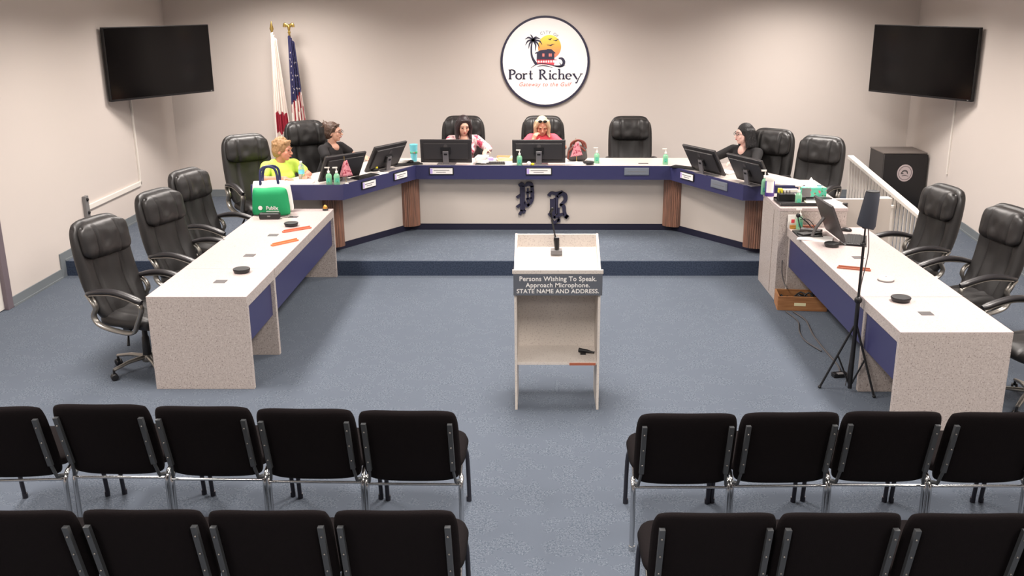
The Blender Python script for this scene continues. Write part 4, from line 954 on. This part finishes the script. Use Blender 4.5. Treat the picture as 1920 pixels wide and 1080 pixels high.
def person(label, x, y, a, base_z, skin, shirt, hairm, lean, head, yaw, pitch, arms, hair, sleeve='short', glasses=False, roll=0, extra=None, sh=1.0, neck_open=.0, torso_w=1.0, voxel=.0055):
    """local forward -y, origin on the floor below the hips. head: head centre. arms: (side, elbow, wrist, hand dir, palm normal, curl)"""
    t = thing('person', label, 'person', (x, y, base_z), R(a))
    hip = Vector((0, .06, .56)); nk = Vector((0, .06 - lean, 1.0)); hd = Vector(head)
    shz = .965; shw = .165 * sh; shc = Vector((0, nk.y + .015, shz))
    Rh = Matrix.Rotation(R(yaw), 3, 'Z') @ Matrix.Rotation(R(pitch), 3, 'X') @ Matrix.Rotation(R(roll), 3, 'Y')
    Th = Matrix.Translation(hd) @ Rh.to_4x4()
    mb = MB()
    mb.cap(hip + Vector((-.06, 0, 0)), hip + Vector((.06, 0, 0)), .12, .12)
    mb.cap(hip, shc - Vector((0, 0, .16)), .12, .115); mb.ell(shc - Vector((0, -.01, .1)), (.15 * torso_w, .1, .15))
    mb.cap(shc + Vector((-shw * .8, 0, 0)), shc + Vector((shw * .8, 0, 0)), .05, .05)
    chin = Th @ Vector((0, .02, -.07)); mb.cap(shc + Vector((0, .01, .0)), chin, .058, .05)
    # head: forward is -y
    mb.ell((0, .015, .025), (.074, .092, .095), T=Th); mb.ell((0, -.025, -.03), (.06, .062, .08), T=Th); mb.ell((0, -.048, -.083), (.03, .03, .025), T=Th)
    mb.ell((0, -.06, .018), (.052, .03, .05), T=Th); mb.cap((0, -.086, .012), (0, -.108, -.022), .009, .0125, T=Th); mb.ell((-.011, -.1, -.026), (.009, .01, .008), T=Th); mb.ell((.011, -.1, -.026), (.009, .01, .008), T=Th)
    mb.ell((0, -.084, -.052), (.024, .012, .012), T=Th)
    for sx in (-1, 1):
        mb.ell((sx * .074, .01, -.008), (.01, .02, .032), T=Th); mb.ell((sx * .036, -.062, -.02), (.024, .02, .026), T=Th); mb.ell((sx * .03, -.078, .03), (.022, .012, .008), T=Th)
    if neck_open: mb.ell(shc + Vector((0, -.05, .0)), (.058, .062, .045 + neck_open))
    sl = MB(); sl.cap(hip + Vector((-.06, 0, -.02)), hip + Vector((.06, 0, -.02)), .138, .138); sl.cap(hip, shc - Vector((0, 0, .15)), .14, .132); sl.ell(shc - Vector((0, -.005, .1)), (.172 * torso_w, .118, .155))
    sl.ell(shc - Vector((.07, .07, .14)), (.07, .06, .07)); sl.ell(shc - Vector((-.07, .07, .14)), (.07, .06, .07))
    sl.cap(shc + Vector((-shw * .95, 0, -.005)), shc + Vector((shw * .95, 0, -.005)), .058, .058); sl.cap(shc + Vector((-.07, .01, .02)), shc + Vector((.07, .01, .02)), .05, .05)
    for side, el, wr, hdir, pn, curl in arms:
        s_ = shc + Vector((side * shw, 0, -.01)); el = Vector(el); wr = Vector(wr)
        mb.cap(s_, el, .046, .037); mb.cap(el, wr, .037, .024); hand(mb, wr, hdir, pn, side, curl)
        if sleeve == 'short': sl.cap(s_, s_.lerp(el, .6), .064, .06)
        else: sl.cap(s_, el, .064, .052); sl.cap(el, el.lerp(wr, .92), .052, .04)
    tr = MB(); ft = MB()
    for sx in (-1, 1):
        kn = Vector((sx * .11, -.36, .53)); an = Vector((sx * .11, -.38, .10)); h_ = hip + Vector((sx * .09, 0, -.02))
        mb.cap(h_, kn, .07, .05); mb.cap(kn, an, .05, .035); mb.cap(an, an + Vector((0, -.1, -.06)), .035, .03)
        tr.cap(h_, kn, .09, .066); tr.cap(kn, an, .066, .05); ft.cap(an + Vector((0, .03, -.055)), an + Vector((0, -.14, -.06)), .04, .036)
    tr.cap(hip + Vector((-.06, 0, -.03)), hip + Vector((.06, 0, -.03)), .13, .13)
    body = bake(mb.build('body', skin, t), voxel, 2)
    s_ = bake(sl.build('shirt', shirt, t), .009, 5); bake(tr.build('trousers', 'trouser', t), .012, 3); bake(ft.build('shoes', 'black', t), .01, 3)
    for sx in (-1, 1):
        MB().ell((sx * .03, -.0865, .012), (.013, .006, .006), T=Th).build('eye', 'eye', t)
        MB().tube([Th @ Vector((sx * .012, -.092, .033)), Th @ Vector((sx * .032, -.093, .038)), Th @ Vector((sx * .05, -.082, .032))], .0035, 6).build('eyebrow', hairm, t)
    MB().ell((0, -.0955, -.053), (.02, .005, .006), T=Th).build('mouth', 'lips', t)
    hb = MB(); hair(hb, Th, shc); bake(hb.build('hair', hairm, t), .006, 2)
    if glasses:
        g = MB()
        for sx in (-1, 1):
            g.tube([Th @ Vector((sx * .032 + .022 * math.cos(k * PI / 8), -.1, .01 + .017 * math.sin(k * PI / 8))) for k in range(17)], .0022, 6, cap=False)
            g.tube([Th @ Vector((sx * .054, -.099, .014)), Th @ Vector((sx * .078, 0, .012))], .002, 6)
        g.tube([Th @ Vector((-.01, -.1, .012)), Th @ Vector((.01, -.1, .012))], .002, 6); g.build('glasses', 'darkgray', t)
    if extra: extra(t, Th, shc)
    return t
def skull_hair(hb, T, front=-.03, low=-.05, th=1.0):
    hb.ell((0, .028, .042), (.086 * th, .098 * th, .096 * th), T=T); hb.ell((0, .05, -.0), (.083 * th, .075 * th, .09), T=T)
def hair_short(hb, T, s_):
    skull_hair(hb, T, th=1.08); hb.ell((0, .07, -.045), (.06, .05, .05), T=T)
    for k in range(46):
        a = random.uniform(0, 2 * PI); e_ = random.uniform(.1, 1.4); p = Vector((.082 * math.cos(a) * math.cos(e_), .03 + .092 * math.sin(a) * math.cos(e_), .04 + .095 * math.sin(e_)))
        if p.y < -.05 and p.z < .07: continue
        hb.ell(p, (.022, .022, .02), T=T)
    hb.cap((-.05, -.055, .10), (.05, -.05, .1), .022, .02, T=T)
    for sx in (-1, 1): hb.cap((sx * .078, -.01, .06), (sx * .08, .02, .0), .016, .012, T=T)
def hair_bun(hb, T, s_):
    skull_hair(hb, T); hb.ell((0, .1, .085), (.045, .045, .045), T=T); hb.ell((.01, .12, .11), (.03, .03, .03), T=T); hb.cap((0, .07, .0), (0, .09, -.06), .05, .03, T=T)
    hb.cap((.0, .12, .12), (.03, .15, .15), .012, .004, T=T); hb.cap((0, .13, .08), (-.02, .17, .06), .012, .004, T=T); hb.cap((0, .13, .1), (0, .17, .12), .01, .003, T=T)
    hb.cap((-.045, -.048, .092), (.045, -.048, .092), .014, .014, T=T)
    for sx in (-1, 1): hb.cap((sx * .075, -.03, .06), (sx * .08, .02, -.02), .014, .01, T=T)
def hair_long(hb, T, s_, ln=.2, th=1.0):
    skull_hair(hb, T, th=th)
    top = T @ Vector((0, .0, .0))
    for sx in (-1, 1):
        for k in range(3):
            a = T @ Vector((sx * (.05 + .012 * k), -.045 + .03 * k, .085 - .01 * k)); c = T @ Vector((sx * (.087), -.03 + .04 * k, -.0)); e_ = T @ Vector((sx * .08, -.02 + .04 * k, -.09))
            f_ = Vector((e_.x + sx * .015, min(e_.y, s_.y + .02) - (.03 if k == 0 else 0), e_.z - ln * (.6 + .2 * k)))
            hb.cap(a, c, .022, .024); hb.cap(c, e_, .024, .026); hb.cap(e_, f_, .026, .013)
    hb.cap(T @ Vector((0, .08, .02)), T @ Vector((0, .1, -.1)), .07, .06); hb.cap(T @ Vector((0, .1, -.1)), Vector((0, s_.y + .1, s_.z - ln * .4)), .065, .04)
    hb.cap(T @ Vector((-.04, -.05, .098)), T @ Vector((.04, -.05, .098)), .014, .014)
def hair_hood(hb, T, s_):
    skull_hair(hb, T, th=1.05)
    for k in range(4):
        for sx in (-1, 1): hb.cap(T @ Vector((sx * .075, .0 + .03 * k, .05)), T @ Vector((sx * .09, .02 + .03 * k, -.13)), .026, .03)
    hb.cap(T @ Vector((0, .08, .03)), T @ Vector((0, .11, -.13)), .075, .07)
desk_z = CT - PL
def tee_print(t, Th, shc):
    MB().box(-.09, .09, -.14, -.135, -.16, -.09, T=Matrix.Translation(shc) @ Matrix.Rotation(R(-8), 4, 'X')).build('chest_print', 'lilac', t)
person('woman with short blond hair in a neon yellow tee, leaning on the dais end', -3.02, 10.98, 38, PL - .02, 'skintan', 'neon', 'hairblond', .18, (.02, -.17, 1.13), 40, 6,
       [(1, (.27, -.26, .84), (.14, -.46, .87), (-.5, -.8, -.1), (0, 0, -1), .4), (-1, (-.27, -.24, .84), (-.12, -.46, .87), (.5, -.8, -.1), (0, 0, -1), .4)], hair_short)
person('woman with brown hair in a bun, glasses and black tee, looking across the counter', -2.72, 12.33, 60, PL - .03, 'skin', 'blacktee', 'hairbrown', .14, (0, -.12, 1.155), 18, 0,
       [(1, (.25, -.22, .84), (.14, -.44, .87), (-.4, -.9, -.1), (0, 0, -1), .4), (-1, (-.25, -.22, .84), (-.12, -.44, .87), (.4, -.9, -.1), (0, 0, -1), .4)], hair_bun, glasses=True, neck_open=.01)
person('woman with long dark hair in a floral blouse, looking down at her desk', -1.03, 12.76, 8, PL + .03, 'skin', 'floral', 'hairdark', .22, (0, -.22, 1.14), 6, 18,
       [(1, (.31, -.28, .85), (.26, -.52, .87), (-.25, -.95, -.1), (0, 0, -1), .4), (-1, (-.27, -.28, .85), (-.12, -.52, .87), (.3, -.9, -.1), (0, 0, -1), .4)], hair_long, sleeve='long', neck_open=.02)
def sunglasses(t, Th, shc):
    g = MB()
    for sx in (-1, 1): g.ell((sx * .03, -.068, .108), (.026, .012, .02), T=Th); g.tube([Th @ Vector((sx * .055, -.06, .105)), Th @ Vector((sx * .09, .02, .06))], .003, 6)
    g.tube([Th @ Vector((-.01, -.078, .112)), Th @ Vector((.01, -.078, .112))], .003, 6); g.build('sunglasses', 'black', t)
person('woman with light hair, sunglasses on her head and coral top, hand at her chin', .01, 12.76, 0, PL + .055, 'skintan', 'coraltee', 'hairlight', .26, (0, -.25, 1.115), 4, 22,
       [(1, (.28, -.34, .86), (.16, -.55, .87), (-.4, -.8, -.1), (0, 0, -1), .5), (-1, (-.27, -.42, .85), (-.125, -.44, .945), (.35, .0, .75), (.5, .8, 0), 1.2)], lambda hb, T, s_: hair_long(hb, T, s_, .07, th=.93), extra=sunglasses, sh=.9)
def necklace(t, Th, shc): MB().ell(shc + Vector((.02, -.14, -.09)), (.014, .008, .014)).build('pendant', 'white', t)
person('woman with black hair, glasses and black long-sleeved top in profile', 2.50, 11.72, -50, PL + .02, 'skinpale', 'blacktee', 'hairblack', .12, (0, -.1, 1.16), -22, 0,
       [(1, (.30, -.24, .85), (.2, -.44, .88), (-.35, -.9, .1), (0, 0, -1), .8), (-1, (-.3, -.26, .86), (-.24, -.48, .9), (.3, -.8, .3), (.2, .2, -1), .8)], hair_hood, sleeve='long', glasses=True, extra=necklace, sh=1.15, torso_w=1.15, neck_open=.03)
